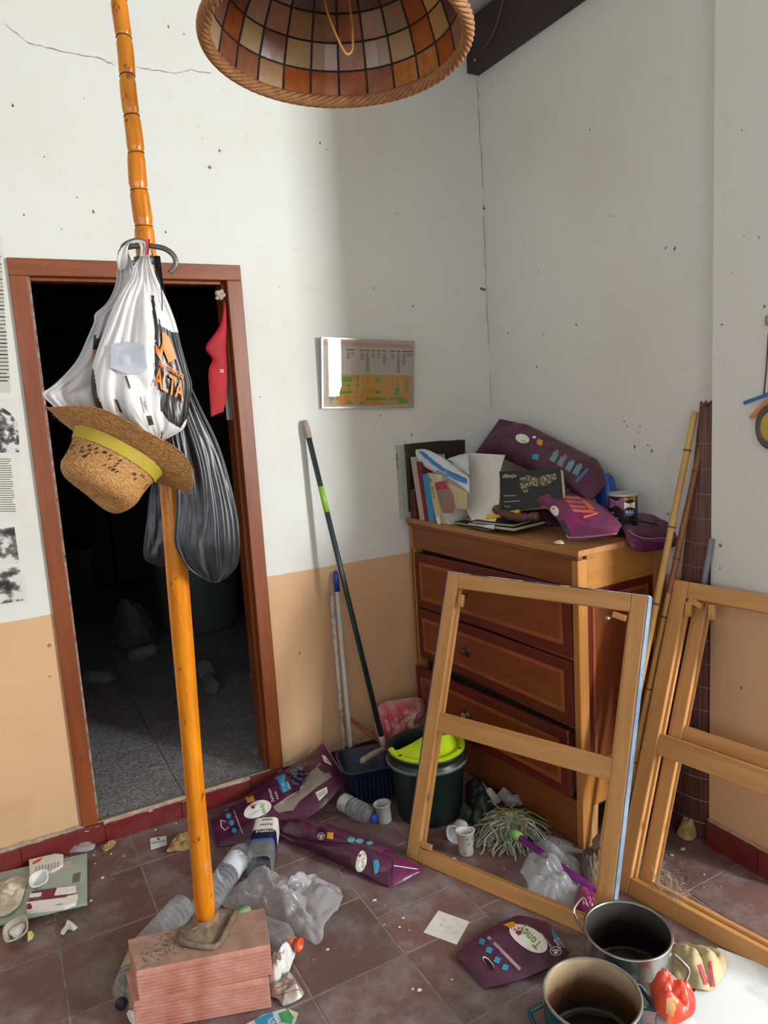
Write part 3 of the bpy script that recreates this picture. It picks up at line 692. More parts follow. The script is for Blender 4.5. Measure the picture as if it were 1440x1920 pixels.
# ---------------------------------------------------------------- pendant lamp of shell panes
LC = V((.6675, 1.3233, 2.290)); tx, ty = -.0578, -.0381
ln = V((-tx, -ty, 1)).normalized(); LM = frame_mtx(LC, ln)
lamp = thing('pendant_lamp', 'bell-shaped pendant lampshade of leaded shell panes with a plaited cane rim', 'lamp', mtx=LM)
prof = [(.240, .004), (.229, .054), (.210, .103), (.184, .148), (.150, .186), (.106, .216), (.046, .236)]
NM = 24; cols = ['d8c49a', 'cdb99c', 'a86a2c', 'b9642a', 'a0522c', '8d5a52', 'b99b78', 'c07a30', '9c7a72', 'd0bc90', '6f4a5a', 'a8552c']
def pane_m(c):
    n = 'shell_pane_'+c
    if n in MATS: return MATS[n]
    k = NT(n); k.set(.25, spec=.6); v = k.coord(); w = k.noise(v, 16, 6, .7)
    k.col(k.mix(k.ramp(w, [(.40, BLK), (.68, (.8, .8, .8, 1))]), c, 'd8a878' if c > 'b' else 'c47a44')); k.bump(w, .3, .003)
    k.b.inputs['Transmission Weight'].default_value = 0
    # thin translucent shell
    tr = k.n('ShaderNodeBsdfTranslucent'); tr.inputs[0].default_value = lin(c); mx = k.n('ShaderNodeMixShader'); mx.inputs[0].default_value = .25
    out = k.t.nodes['Material Output']; k.l(k.b.outputs[0], mx.inputs[1]); k.l(tr.outputs[0], mx.inputs[2]); k.l(mx.outputs[0], out.inputs[0]); MATS[n] = k.m; return k.m
A0 = math.radians(4)
def lp(a, i, t=0, off=0):
    r0, z0 = prof[i]; r1, z1 = prof[min(i+1, len(prof)-1)]; r = r0+(r1-r0)*t+off; return V((r*cos(a), r*sin(a), z0+(z1-z0)*t))
base_a = math.atan2(LC.y, LC.x)
fixed = {0: ['8f5f4a', 'b08a60', 'a8541e', 'a0501e', '9c4a20', '9a5a40', 'b8701e', 'b0601a', 'a85a1c'], 1: ['c4b48a', '8f685c', 'b0a078', 'a89878', '9c5a1c', 'a89a80', 'b4a078', 'a8561a', 'b09a60'], 2: ['a89890', '8d7a76', '8a7a60', '7a6450', '7e3c24', '948a7a', '8f7c6a', '9c4c1a', 'c8b070'], 3: ['7a6a70', '6d5560', '4e3a48', '4a3644', '5c3a44', '5a4650', '7a5a58', '8a4a2c', 'b0905a']}
for i in range(len(prof)-1):
    for k in range(NM):
        a = A0+2*pi*k/NM; a1 = a+2*pi/NM; g_ = .010
        mid = (a+a1)/2; dd = (base_a-mid+pi) % (2*pi)-pi; idx = int(round(dd/(2*pi/NM)))+4
        c = fixed[i][idx] if i in fixed and 0 <= idx < 9 else random.choice(cols)
        b = MB(); q = []
        for off in (0, .0022):
            for t in (.04, .96):
                for aa in (a+g_, (a+a1)/2, a1-g_): q.append(lp(aa, i, t, off))
        b.add(q, [(0, 1, 4, 3), (1, 2, 5, 4), (7, 6, 9, 10), (8, 7, 10, 11), (0, 3, 9, 6), (2, 8, 11, 5), (3, 4, 10, 9), (4, 5, 11, 10), (1, 0, 6, 7), (2, 1, 7, 8)], 0, False)
        obj('shell_pane', b, pane_m(c), lamp, world=False)
LEAD = M('dark_leading', '3b342c', '2c2622', .5, .4)
b = MB()
for i in range(1, len(prof)):
    b.tube([lp(A0+2*pi*k/72, i if i < len(prof)-1 else len(prof)-2, 0 if i < len(prof)-1 else 1, .001) for k in range(73)], .0024, 6, cap=False)
for k in range(NM):
    a = A0+2*pi*k/NM; b.tube([V((r*cos(a), r*sin(a), z)) for r, z in prof], .0024, 6)
obj('leading', b, LEAD, lamp, world=False)
b = MB(); N = 300
for s in range(7):
    b.tube([V(((.243+.0085*cos(ph))*cos(t), (.243+.0085*cos(ph))*sin(t), -.002+.0085*sin(ph))) for t, ph in [(2*pi*i/N, 2*pi*i/N*12+s*2*pi/7) for i in range(N+1)]], .0046, 6, cap=False)
CANE = M('cane_rim', '8f5e36', 'a87648', .6, sc=60, bump=.6, bs=220); obj('plaited_rim', b, CANE, lamp, world=False)
b = MB(); b.lathe([(.012, .236), (.050, .236), (.050, .244), (.012, .25), (.008, .29)], 20); b.tube([(0, 0, .25), (0, 0, .96)], .004, 8); obj('cord', b, LEAD, lamp, world=False)
b = MB(); inv = LM.inverted()
lp_pts = [at(604, -40, 1, 1.35), at(612, 15, 1, 1.34), at(628, 60, 1, 1.33), at(645, 96, 1, 1.33), at(654, 101, 1, 1.33), at(661, 88, 1, 1.33), at(660, 40, 1, 1.34), at(653, -10, 1, 1.35), at(648, -60, 1, 1.36)]
b.tube(smooth_pts(lp_pts, 8), .0021, 8); obj('pull_cord', b, M('gold_cord', 'd09a48', 'b87c30', .5, sc=80), lamp)

# ---------------------------------------------------------------- chest of drawers
th = math.atan2(.045, 1.04)
DM = Matrix.Translation((1.68, 1.80, 0)) @ Matrix.Rotation(th, 4, 'Z')    # local x into the wall, local y along the front to the left
LN, DP, HT = 1.035, .43, 1.09
dr = thing('chest_of_drawers', 'pine chest of drawers with dark red borders and a sagging bottom drawer in the corner', 'chest of drawers', mtx=DM)
def dbox(name, x0, x1, y0, y1, z0, z1, mat, bevel=.003, mtx=None, parent=None):
    b = MB(); b.box(x0, x1, y0, y1, z0, z1, 0, mtx); return obj(name, b, mat, parent or dr, bevel, world=False)
dbox('top_board', -.012, .22, -.015, LN+.004, HT-.022, HT, TOPW); dbox('top_board', .222, DP+.01, -.015, LN+.004, HT-.022, HT, TOPW)
dbox('top_moulding', -.006, .02, -.006, LN, HT-.038, HT-.022, DPINEY, .005)
dbox('front_rail', .002, .03, .03, LN, HT-.135, HT-.038, DPINEY)
dbox('corner_post', 0, .045, 0, .03, 0, HT-.038, DPINEZ, .004); dbox('corner_post', 0, .045, LN-.03, LN, 0, HT-.135, DPINEZ, .004)
dbox('back_post', DP-.045, DP, 0, .03, .02, HT-.022, DPINEZ); dbox('back_panel', DP-.012, DP-.004, .03, LN-.03, .1, HT-.03, DPINEZ, 0)
# side towards the camera: rails, dark red edging, orange bead and recessed panel
dbox('side_rail', .045, DP-.045, .002, .024, HT-.15, HT-.022, DPINEX); dbox('side_rail', .045, DP-.045, .002, .024, .15, .275, DPINEX)
dbox('side_border', .045, DP-.045, .010, .020, .275, HT-.15, REDP, 0)
b = MB()
for (x0, x1, z0, z1) in [(.072, .086, .30, HT-.18), (DP-.086, DP-.072, .30, HT-.18), (.086, DP-.086, HT-.194, HT-.18), (.086, DP-.086, .30, .314)]: b.box(x0, x1, .006, .012, z0, z1)
obj('panel_bead', b, ORNG, dr, .002, world=False)
dbox('side_panel', .086, DP-.086, .009, .011, .314, HT-.194, wood('side_panel_pine', '6c3218', '864420', 'z', .4), 0)
dbox('side_panel', .0, DP, LN-.024, LN-.01, .1, HT-.04, DPINEZ, 0)
# broken foot under the side rail
dbox('plinth', .004, .026, .03, LN-.03, .005, .17, DPINEY); 
b = MB(); b.prism([(.045, .02), (.075, .035), (.082, .15), (.045, .15)], .004, .02, 0, Matrix(((1, 0, 0, 0), (0, 0, 1, 0), (0, 1, 0, 0), (0, 0, 0, 1)))); obj('splintered_foot', b, wood('raw_split_pine', '9a6838', 'b98a55', 'z', .8), dr, world=False)
# drawer cavity: solid block with the inside shade put into its colour
dbox('cavity_shade_block', .05, DP-.02, .03, LN-.03, .12, HT-.05, M('inside_shadowed_wood', '2a1a12', rough=.9), 0)
def drawer(zb, zt, out, sag, shut, knobdark, name_i):
    """front y .032..LN-.032; sag tilts the left end down"""
    L = LN-.068; H = zt-zb
    t = Matrix.Translation((-out, .034, zb)) @ Matrix.Rotation(-sag, 4, 'X')
    root = obj('drawer', MB().box(.004, .022, 0, L, 0, H, 0, t), REDP, dr, .004, world=False)
    b = MB(); e = .040; w = .016
    for (y0, y1, z0, z1) in [(e, e+w, e, H-e), (L-e-w, L-e, e, H-e), (e+w, L-e-w, e, e+w), (e+w, L-e-w, H-e-w, H-e)]: b.box(.0005, .006, y0, y1, z0, z1, 0, t)
    obj('drawer_bead', b, ORNG, root, .0015, world=False)
    b = MB(); b.box(.002, .0045, e+w, L-e-w, e+w, H-e-w, 0, t); obj('drawer_panel', b, DRAWY, root, world=False)
    if out > .01:
        b = MB(); b.box(.022, .36, .01, L-.01, .01, H-.03, 0, t); obj('drawer_box', b, M('raw_drawer_box', '6b4628', '553620', .8), root, world=False)
    ky = L*.62 if name_i < 3 else L*.60
    km = t @ frame_mtx((.002, ky, H*.52), (-1, 0, 0), (0, 1, 0))
    b = MB(); b.lathe([(.012, 0), (.007, .006), (.007, .012), (.015, .018), (.016, .024), (.010, .029), (0, .030)], 16, 0, km); obj('knob', b, M('dark_knob', '4a2c1c', '6a4630', .45) if knobdark else M('pale_knob', '8f7a6c', '776354', .5), root, world=False)
    b = MB(); b.lathe([(.026, .0), (.026, .0006), (0, .0007)], 16, 0, km); obj('knob_stain', b, M('knob_stain', '5c2c18', rough=.5), root, world=False)
drawer(.702, .955, .004, .022, 0, True, 1); drawer(.452, .688, .004, .012, 0, True, 2); drawer(.192, .438, .028, .038, 0, False, 3)
for z in (.690, .440): dbox('drawer_rail', .01, .03, .03, LN-.03, z, z+.01, DPINEY, 0)

# ---------------------------------------------------------------- framed chart
def wp(x, y, off): return at(x, y, 1, WY-off)
ch = thing('framed_chart', 'aluminium-framed printed chart with orange and green table hanging on the back wall', 'chart', wp(690, 766, .02))
TLc, TRc, BLc = wp(602, 632, .03), wp(777, 639, .03), wp(603, 766, .012); BRc = TRc+(BLc-TLc)
ex, ey = (TRc-TLc), (BLc-TLc); nx = ex.cross(ey).normalized()
if nx.y > 0: nx = -nx
def cp(u, v, o=0): return TLc+ex*u+ey*v+nx*o
def cbar(name, u0, u1, v0, v1, o0, o1, mat, parent=ch):
    b = MB(); b.add([cp(u, v, o) for o in (o0, o1) for v in (v0, v1) for u in (u0, u1)], [(0, 2, 3, 1), (4, 5, 7, 6), (0, 1, 5, 4), (2, 6, 7, 3), (0, 4, 6, 2), (1, 3, 7, 5)]); return obj(name, b, mat, parent)
ALU = M('brushed_aluminium', 'b9b6b0', 'a5a19b', .35, .6)
cbar('backing', .005, .995, .005, .995, -.012, -.001, M('backing_board', '6b6a66'))
sheet = cbar('printed_sheet', .01, .99, .01, .99, -.001, .0, M('chart_paper', 'c8c0b2', 'bdb4a6', .7))
for a in ((0, 1, 0, .022), (0, 1, .978, 1), (0, .015, .022, .978), (.985, 1, .022, .978)): cbar('frame_bar', *a, -.014, .004, ALU)
def crect(rs, mat, name, o=.0006):
    b = MB()
    for (u0, u1, v0, v1) in rs: b.add([cp(u0, v0, o), cp(u1, v0, o), cp(u1, v1, o), cp(u0, v1, o)], [(0, 1, 2, 3)])
    return obj(name, b, mat, sheet)
crect([(.145, .965, .515, .955)], M('chart_orange', 'd8a84a', 'd29a48', .7, sc=30), 'orange_table')
crect([(.02, .965, .055, .115)], M('chart_title_strip', 'c9a184', 'bd9a80', .7), 'title_strip')
crect([(.19+.0, .32, .545, .615), (.185, .23, .645, .69), (.26, .30, .645, .69), (.365, .395, .54, .60), (.365, .395, .64, .68), (.57, .63, .545, .62), (.57, .635, .745, .785), (.19, .32, .75, .785), (.78, .84, .70, .80), (.46, .70, .85, .885), (.73, .90, .84, .885), (.82, .93, .885, .93), (.90, .93, .58, .62), (.90, .93, .66, .70), (.27, .32, .91, .94), (.39, .45, .91, .94)], M('chart_green', '58a23c', '6fae44', .7), 'green_cells', .0009)
vr = []; dots = []; txt = []
us = [.155, .20, .245, .29, .335, .37, .42, .48, .54, .60, .66, .71, .755, .81, .87, .915, .955]
for u in us: vr.append((u+.022, u+.0235, .13, .955))
for j in range(19): vr.append((.02, .965, .515+j*.0235, .516+j*.0235))
for u in us:
    for j in range(17):
        if random.random() < .62: dots.append((u-.004, u+.004, .525+j*.025, .534+j*.025))
for u, n in ((.28, 5), (.32, 3), (.42, 6), (.48, 15), (.54, 4), (.60, 4), (.66, 9), (.755, 4), (.82, 15), (.88, 9), (.925, 2), (.96, 2)):
    txt.append((u-.022, u+.022, .155, .172))
    for j in range(n): w = random.uniform(.010, .022); txt.append((u-w, u+w, .20+j*.019, .208+j*.019))
for j in range(17): w = random.uniform(.01, .035); txt.append((.10-w, .10+w, .53+j*.0245, .538+j*.0245))
crect(vr, M('chart_lines', 'a08a70', rough=.8), 'table_rules', .0011); crect(dots+txt, DARKINK, 'printed_entries', .0013)
gl = NT('picture_glass'); gl.set(.02, alpha=.12, spec=1.0); gl.col('ffffff')
lw = gl.n('ShaderNodeFresnel'); lw.inputs[0].default_value = 1.5
tb_ = gl.n('ShaderNodeBsdfTransparent'); gb = gl.n('ShaderNodeBsdfGlossy'); gb.inputs['Roughness'].default_value = .01; mx = gl.n('ShaderNodeMixShader')
mrg = gl.n('ShaderNodeMath', operation='MULTIPLY'); gl.l(lw.outputs[0], mrg.inputs[0]); mrg.inputs[1].default_value = 1.0
gl.l(mrg.outputs[0], mx.inputs[0]); gl.l(tb_.outputs[0], mx.inputs[1]); gl.l(gb.outputs[0], mx.inputs[2]); gl.l(mx.outputs[0], gl.t.nodes['Material Output'].inputs[0])
cbar('glass_pane', .015, .985, .022, .978, .002, .003, gl.m)

# ---------------------------------------------------------------- printed pages pinned left of the door
PG = M('page_paper', 'd8d6ce', 'cfccc2', .8); GREYP = M('printed_grey', '8d8b86', '55534f', .8, sc=30); 
def photo_mat(name, sc, seed):
    k = NT(name); k.set(.5); v = k.coord('Object', (1, 1, 1)); k.col(k.ramp(k.noise(v, sc, 3, .55), [(.40, '1b1b1c'), (.5, '6b6a68'), (.56, 'cfcdc9')])); return k.m
def page(name, label, quad, cat='poster'):
    r = thing(name, label, cat, wp(*quad[3], .002)); pts = [wp(x, y, .0012) for x, y in quad]; b = MB()
    b.add(pts+[p-V((0, .0011, 0))*-1 for p in pts], [(0, 1, 2, 3), (7, 6, 5, 4), (0, 4, 5, 1), (1, 5, 6, 2), (2, 6, 7, 3), (3, 7, 4, 0)]); obj('sheet', b, PG, r); return r
def pr(r, polys, mat, name):
    b = MB()
    for q in polys: b.add([wp(x, y, .0019) for x, y in q], [tuple(range(len(q)))])
    return obj(name, b, mat, r)
def lines(x0, x1, y0, y1, n, slant=-.12, kx=.1):
    out = []
    for i in range(n):
        y = y0+(y1-y0)*i/n; e = x1+(y-y0)*kx-random.choice((0, 0, 0, 4)); h = (y1-y0)/n*.35
        out.append([(x0, y-x0*slant), (e, y+(e-x0)*slant*.2), (e, y+(e-x0)*slant*.2+h), (x0, y+h)])
    return out
p1 = page('printed_page', 'topmost printed page of text at the left edge of the wall', [(-60, 430), (5, 442), (22, 738), (-60, 740)])
pr(p1, [[(-60, 470), (0, 470), (20, 736), (-60, 738)]], M('page_grey_tint', 'bdbab0', rough=.8), 'tint_panel'); pr(p1, lines(-60, 2, 480, 720, 34, 0, .07), DARKINK, 'text_lines')
p2 = page('printed_page', 'middle page with a picture over a column of text, left of the door', [(-60, 745), (40, 748), (54, 972), (-60, 984)])
pr(p2, [[(-60, 762), (2, 762), (20, 775), (33, 795), (36, 830), (36, 848), (-60, 850)]], photo_mat('photo_flames', 34, 1), 'photograph'); pr(p2, lines(-60, 20, 860, 962, 24, 0, .1), DARKINK, 'text_lines')
p3 = page('printed_page', 'lowest page with two black and white room photographs left of the door', [(-60, 992), (39, 981), (52, 1130), (-60, 1146)])
pr(p3, [[(-60, 1000), (27, 988), (36, 1055), (-60, 1068)]], photo_mat('photo_room', 18, 2), 'photograph'); pr(p3, [[(-60, 1072), (37, 1060), (44, 1126), (-60, 1142)]], photo_mat('photo_bed', 20, 3), 'photograph')

# ---------------------------------------------------------------- leaning wooden window frames
def lean_frame(name, label, BL, BR, TL, depth, sw, tr, br, mr, mr_z, blue=False, extra=None):
    """BL, BR on the floor, TL gives height and lean; local x along the base, z up the leaning plane"""
    BL, BR, TL = V(BL), V(BR), V(TL); w = (BR-BL).length; x = (BR-BL).normalized(); z = (TL-BL); z = (z-x*z.dot(x)); h = z.length; z.normalize(); y = z.cross(x)
    m = Matrix((x, y, z)).transposed().to_4x4(); m.translation = BL
    r = thing(name, label, 'window frame', mtx=m)
    def bar(nm, x0, x1, z0, z1, mat, y0=0, y1=depth, bev=.004):
        b = MB(); b.box(x0, x1, y0, y1, z0, z1); return obj(nm, b, mat, r, bev, world=False)
    bar('stile', 0, sw, 0, h, PINEZ); bar('stile', w-sw, w, 0, h, PINEZ)
    bar('top_rail', sw, w-sw, h-tr, h, PINEX); bar('bottom_rail', sw, w-sw, 0, br, PINEX)
    bar('middle_rail', sw-.004, w-sw+.004, mr_z, mr_z+mr, PINEX, .008, depth-.012)
    # rebate step along the inner edges
    for (x0, x1, z0, z1) in [(sw, sw+.009, br, h-tr), (w-sw-.009, w-sw, br, h-tr)]: bar('rebate_strip', x0, x1, z0, z1, PINEZ, .016, depth-.004, .001)
    return r, bar, w, h, m
# seen from the room side the frame's back edge (local y) points to the wall
F1L, F1R = fl(760, 1607), fl(1140, 1772); F1T = V((1.452, 2.262, .970))
f1, bar, w1, h1_, m1 = lean_frame('window_frame', 'large unglazed pine window frame with blue painted edge leaning on the chest of drawers', F1L, F1R, F1T, .034, .052, .055, .05, .07, .455)
BLP = M('blue_paint_edge', '5c7898', '8fa8c4', .45, sc=9); DBL = M('dark_blue_paint', '1c2a55', '27406f', .5, sc=9); WPE = M('chipped_white_blue', 'c4c6c8', '3c4c78', .5, sc=14, lo=.45, hi=.55)
bar('painted_edge', w1, w1+.0035, .03, h1_, BLP, .001, .033, .001); bar('painted_edge', -.0035, 0, .02, h1_, DBL, .001, .033, .001); bar('painted_edge', 0, w1, h1_, h1_+.0035, WPE, .001, .033, .001)
bar('painted_edge', .0, w1, -.003, .0, DBL, .001, .034, .001)
for (x0, z0, a) in ((.055, .052, 0), (.054, h1_-.105, 90), (w1-.105, h1_-.085, 10)):
    b = MB(); t = Matrix.Translation((x0+.02, .0, z0+.01)) @ Matrix.Rotation(radians(a), 4, 'Y'); b.box(-.02, .025, -.004, .012, -.008, .012, 0, t); obj('corner_block', b, PINEX, f1, .002, world=False)
b = MB(); b.lathe([(.007, 0), (.010, .004), (.005, .012), (0, .014)], 12, 0, Matrix.Translation((w1-.115, -.004, h1_-.085)) @ Matrix.Rotation(pi/2, 4, 'X')); obj('screw_eye', b, STEEL, f1, world=False)
# frames leaning against the pier
F2L, F2R = fl(1150, 1663), fl(1432, 1822); u2 = (F2R-F2L).normalized(); F2R = F2L+u2*.78
def topof(base, u, x, y):
    n = V((u.y, -u.x, 0)); n = n if False else n
    lean = V((-u.y, u.x, 0)); lean = lean if lean.x > 0 else -lean
    d = ROT @ _ray(x, y); t = (base-EYE).dot(u)/d.dot(u); return EYE+d*t
F2T = topof(F2L, u2, 1264, 1086)
f2, bar, w2, h2, m2 = lean_frame('window_frame', 'front one of the two pine window frames leaning against the wall pier on the right', F2L, F2R, F2T, .032, .052, .055, .055, .07, .455)
for (x0, z0, a) in ((.056, h2-.10, 85), (.075, h2-.075, 20), (.135, h2-.095, 80)):
    b = MB(); t = Matrix.Translation((x0+.012, .0, z0+.01)) @ Matrix.Rotation(radians(a), 4, 'Y'); b.box(-.024, .024, -.003, .014, -.010, .010, 0, t); obj('corner_block', b, PINEX, f2, .002, world=False)
F3L = V((1.672, 1.552, 0)); F3R = F3L+u2*.78; F3T = V((2.030, 1.611, .945))
f3, bar, w3, h3, m3 = lean_frame('window_frame', 'rear one of the two pine window frames leaning against the wall pier on the right', F3L, F3R, F3T, .022, .048, .05, .05, .055, .50)
b = MB(); 
for i in range(60):
    a = V((.05+random.random()*.12, -.003, .03+random.random()*.08)); q = [a+V((random.uniform(-.03, .03)*k/3, -.01*k*random.random(), random.uniform(-.03, .02)*k/3)) for k in range(5)]; b.tube(q, .0005, 4)
stuff(obj('frayed_fibres', b, M('pale_fibre', 'b9a48c', rough=.9), f3, world=False))

# ---------------------------------------------------------------- canes, rolled mat, broom handle in the corner
CN = M('dry_cane', 'b0884a', 'c9a05e', .5, sc=6); CNB = M('brown_cane', '7a4a2a', '8f5c34', .5, sc=6)
def cane(label, A, B, r, mat, name='bamboo_cane', nodes=5):
    A, B = V(A), V(B); root = thing(name, label, 'cane', A)
    P = []; R = []
    for i in range(101):
        t = i/100; k = (t*nodes) % 1; rr = r*(1-.15*t)*(1+.14*max(0, 1-abs(k-.5)*40)); P.append(A*(1-t)+B*t); R.append(rr)
    b = MB(); b.tube(P, R, 12); obj('stem', b, mat, root)
    b = MB(); d = (B-A).normalized()
    for i in range(nodes):
        c = A+(B-A)*((i+.5)/nodes); b.lathe([(r*1.02, -.003), (r*1.13, -.001), (r*1.13, .001), (r*1.02, .003)], 12, 0, frame_mtx(c, d))
    stuff(obj('joint_rings', b, M('joint_scar', '6b4a26', rough=.7), root))
cane('tallest pale bamboo cane leaning into the corner behind the chest', (1.640, 1.672, .01), at(1303, 773, 0, 2.10), .0125, CN, nodes=6)
cane('shorter pale bamboo cane leaning just right of the tallest one', (1.668, 1.655, .01), at(1287, 955, 0, 2.06), .011, CN, nodes=5)
cane('brown bamboo cane behind the pale canes in the corner', (1.735, 1.715, .01), at(1322, 800, 0, 2.112), .0115, CNB, nodes=5)
cane('short pale bamboo cane standing upright behind the right stile of the big leaning frame', fl(1119, 1652, .005), at(1190, 1180, 1, 1.772), .0105, CN, nodes=4)
MATM = NT('brown_reed_mat'); MATM.set(.6); MATM.col(MATM.ramp(MATM.noise(MATM.coord('Object', (60, 60, 1)), 3, 3), [(.35, '4e3230'), (.65, '7c524a')]))
mt = thing('reed_mat', 'rolled dark brown reed mat standing in the recess behind the wall pier', 'mat', (2.08, 1.70, 0))
def matp(a, t, k=1.0):
    c = V((2.092, 1.715, .005))*(1-t)+V((2.112, 1.626, 1.545))*t; rx, ry = .042*(1-t)+.022*t, .115*(1-t)+.033*t
    return c+V((cos(a)*rx*k, sin(a)*ry*k, 0))
for ring_k, cnt in ((1.0, 66), (.62, 30)):
    b = MB()
    for i in range(cnt):
        a = 2*pi*i/cnt; e = random.uniform(-.02, .01)
        b.tube([matp(a, t, ring_k)+(V((0, 0, e)) if t == 1 else V()) for t in (0, .33, .66, 1)], [.0052, .0048, .0042, .0036], 6)
    stuff(obj('reeds', b, MATM.m, mt))
b = MB()
for i in range(17):
    t = .04+.93*i/17; b.tube([matp(2*pi*k/40, t, 1.09) for k in range(41)], .0013, 5, cap=False)
stuff(obj('binding_thread', b, M('pale_thread', 'a8988c', rough=.8), mt))
bh = thing('tube_pole', 'blue and grey tube pole poking up behind the right window frames', 'broom handle', fl(1300, 1500))
A_, B_ = fl(1235, 1560, .01), at(1335, 1010, 0, 2.062); b = MB(); b.tube([A_, A_*.25+B_*.75], .011, 12); obj('handle', b, M('blue_tube', '24416e', rough=.35), bh)
b = MB(); b.tube([A_*.25+B_*.75, B_], .0095, 12); obj('grip', b, M('grey_tube', '7c8088', rough=.4), bh)
# hanging brush on the pier at the right edge
hg = thing('hanging_brush_set', 'oval dark-rimmed hand mirror with yellow back hanging on the pier with blue and orange tabs', 'mirror', at(1436, 600, 0, PX0-.01))
b = MB(); b.tube([at(1441, 625, 0, PX0-.008), at(1437, 690, 0, PX0-.010), at(1432, 742, 0, PX0-.012)], .0022, 6); obj('cord', b, M('brown_cord', '4a3a38', rough=.7), hg)
b = MB(); c_ = at(1443, 605, 0, PX0-.006); b.lathe([(0, -.01), (.012, -.006), (.012, .02), (0, .026)], 12, 0, Matrix.Translation(c_)); obj('wooden_peg', b, M('peg_wood', 'b08a66'), hg)
def tab(nm, p, q, wd, mat):
    p, q = at(*p, 0, PX0-.016), at(*q, 0, PX0-.012); d = (q-p).normalized(); n = V((1, 0, 0)); s = d.cross(n)*wd; b = MB(); b.add([p-s, p+s, q+s, q-s]+[v+V((-.003, 0, 0)) for v in (p-s, p+s, q+s, q-s)], [(0, 1, 2, 3), (7, 6, 5, 4), (0, 4, 5, 1), (1, 5, 6, 2), (2, 6, 7, 3), (3, 7, 4, 0)]); obj(nm, b, mat, hg)
tab('blue_tab', (1395, 756), (1450, 736), .0055, M('blue_plastic_tab', '3a66a0', rough=.4)); tab('orange_tab', (1408, 784), (1446, 745), .0065, M('orange_plastic_tab', 'd0803c', rough=.4))
oc = at(1450, 800, 0, PX0-.014); b = MB(); b.lathe([(.0, .0), (.040, 0), (.052, .006), (.052, .010), (.046, .013), (.040, .008), (0, .008)], 36, 0, frame_mtx(oc, (-1, 0, 0), (0, 0, 1)) @ Matrix.Diagonal((1.3, 1, 1, 1))); obj('oval_rim', b, M('dark_oval_rim', '4a4446', '5c5254', .4), hg)
b = MB(); b.lathe([(0, .009), (.034, .0095), (.036, .0085)], 30, 0, frame_mtx(oc, (-1, 0, 0), (0, 0, 1)) @ Matrix.Diagonal((1.25, 1, 1, 1))); obj('yellow_disc', b, M('yellow_disc', 'b8a63c', rough=.5), hg)

# ---------------------------------------------------------------- door post hooks: red cloth, grey strap, knot
rc = thing('red_cloth', 'red folded cloth hanging inside the door opening by the right jamb', 'cloth', at(412, 560, 1, 2.868))
SR = Ruled([at(420, 565, 1, 2.868), at(412, 610, 1, 2.868), at(386, 650, 1, 2.868), at(398, 675, 1, 2.868), at(391, 700, 1, 2.868), at(396, 781, 1, 2.868)], [at(424, 565, 1, 2.868), at(425, 615, 1, 2.868), at(424, 650, 1, 2.868), at(426, 700, 1, 2.868), at(425, 740, 1, 2.868), at(419, 772, 1, 2.868)], .012, .004, 3)
obj('cloth', SR.mesh(50, 14), M('red_fabric', 'b3161f', 'a01420', .7, sc=8), rc)
decal_text(SR, 'SSI', (412, 698), (6.5, .8), (0, -9), WHITEI, rc, 'lettering', .003)
gs = thing('grey_strap', 'dull grey fabric strap hanging behind the red cloth on the jamb', 'strap', at(428, 560, 1, 2.89))
b = MB(); b.grid(lambda u, v: samp(smooth_pts([at(422+6*0, 562, 1, 2.89), at(424, 640, 1, 2.89), at(428, 730, 1, 2.89), at(433, 787, 1, 2.89)], 5), u)+V((.016*(v-.5)*(1+1.2*u), .004*sin(v*6), 0)), 30, 5); obj('strap', b, M('grey_strap_cloth', '6f6862', '5c5652', .9), gs)
kn = thing('knotted_cloth', 'small pale knotted cloth knob at the top right inside the doorway', 'knot', at(412, 562, 1, 2.862))
b = MB()
for i, (x, y, r) in enumerate([(408, 550, .012), (415, 547, .010), (413, 557, .013), (419, 553, .009), (407, 559, .008)]):
    p = at(x, y, 1, 2.862); b.lathe([(0, -r), (r*.8, -r*.6), (r, 0), (r*.75, r*.65), (0, r)], 10, 0, frame_mtx(p, (sin(i), .3, cos(i*2))))
obj('knot', b, M('pale_knot', 'b8ab98', '9c8f7e', .8), kn)

# ---------------------------------------------------------------- back room contents
bt = thing('dark_cabinet', 'low dark cabinet in the back room carrying the steel cooking pot', 'cabinet', (.10, 6.3, .07))
b = MB(); b.box(-.55, .60, 5.9, 6.6, .07, .62); obj('cabinet_body', b, M('dark_cabinet', '191a1c', rough=.6), bt, .004); b = MB(); b.box(-.57, .62, 5.87, 6.62, .62, .64); obj('cabinet_top', b, M('grey_cabinet_top', '3c3d40', rough=.5), bt, .004)
pt = thing('cooking_pot', 'dim steel cooking pot standing on the cabinet in the back room', 'pot', (.20, 6.1, .64))
b = MB(); b.lathe([(0, 0), (.15, 0), (.16, .02), (.165, .22), (.17, .225), (.15, .235), (.06, .26), (0, .262)], 32, 0, Matrix.Translation((.16, 6.12, .64))); obj('pot_body', b, STEEL, pt)
b = MB(); b.lathe([(0, 0), (.02, 0), (.03, .025), (0, .03)], 16, 0, Matrix.Translation((.16, 6.12, .90))); obj('lid_knob', b, STEEL, pt)
br_ = thing('plastic_barrel', 'tall grey-green barrel with a blue lid standing in the back room', 'barrel', (1.22, 5.25, .07))
b = MB(); b.lathe([(0, 0), (.26, 0), (.28, .04), (.29, .35), (.285, .62), (.27, .66)], 36, 0, Matrix.Translation((1.22, 5.25, .07))); obj('barrel_body', b, M('grey_green_plastic', '5a6358', rough=.5), br_)
b = MB(); b.lathe([(.27, .64), (.30, .64), (.30, .70), (.25, .73), (0, .74)], 36, 0, Matrix.Translation((1.22, 5.25, .07))); obj('barrel_lid', b, M('blue_lid', '1f3f9a', rough=.4), br_)
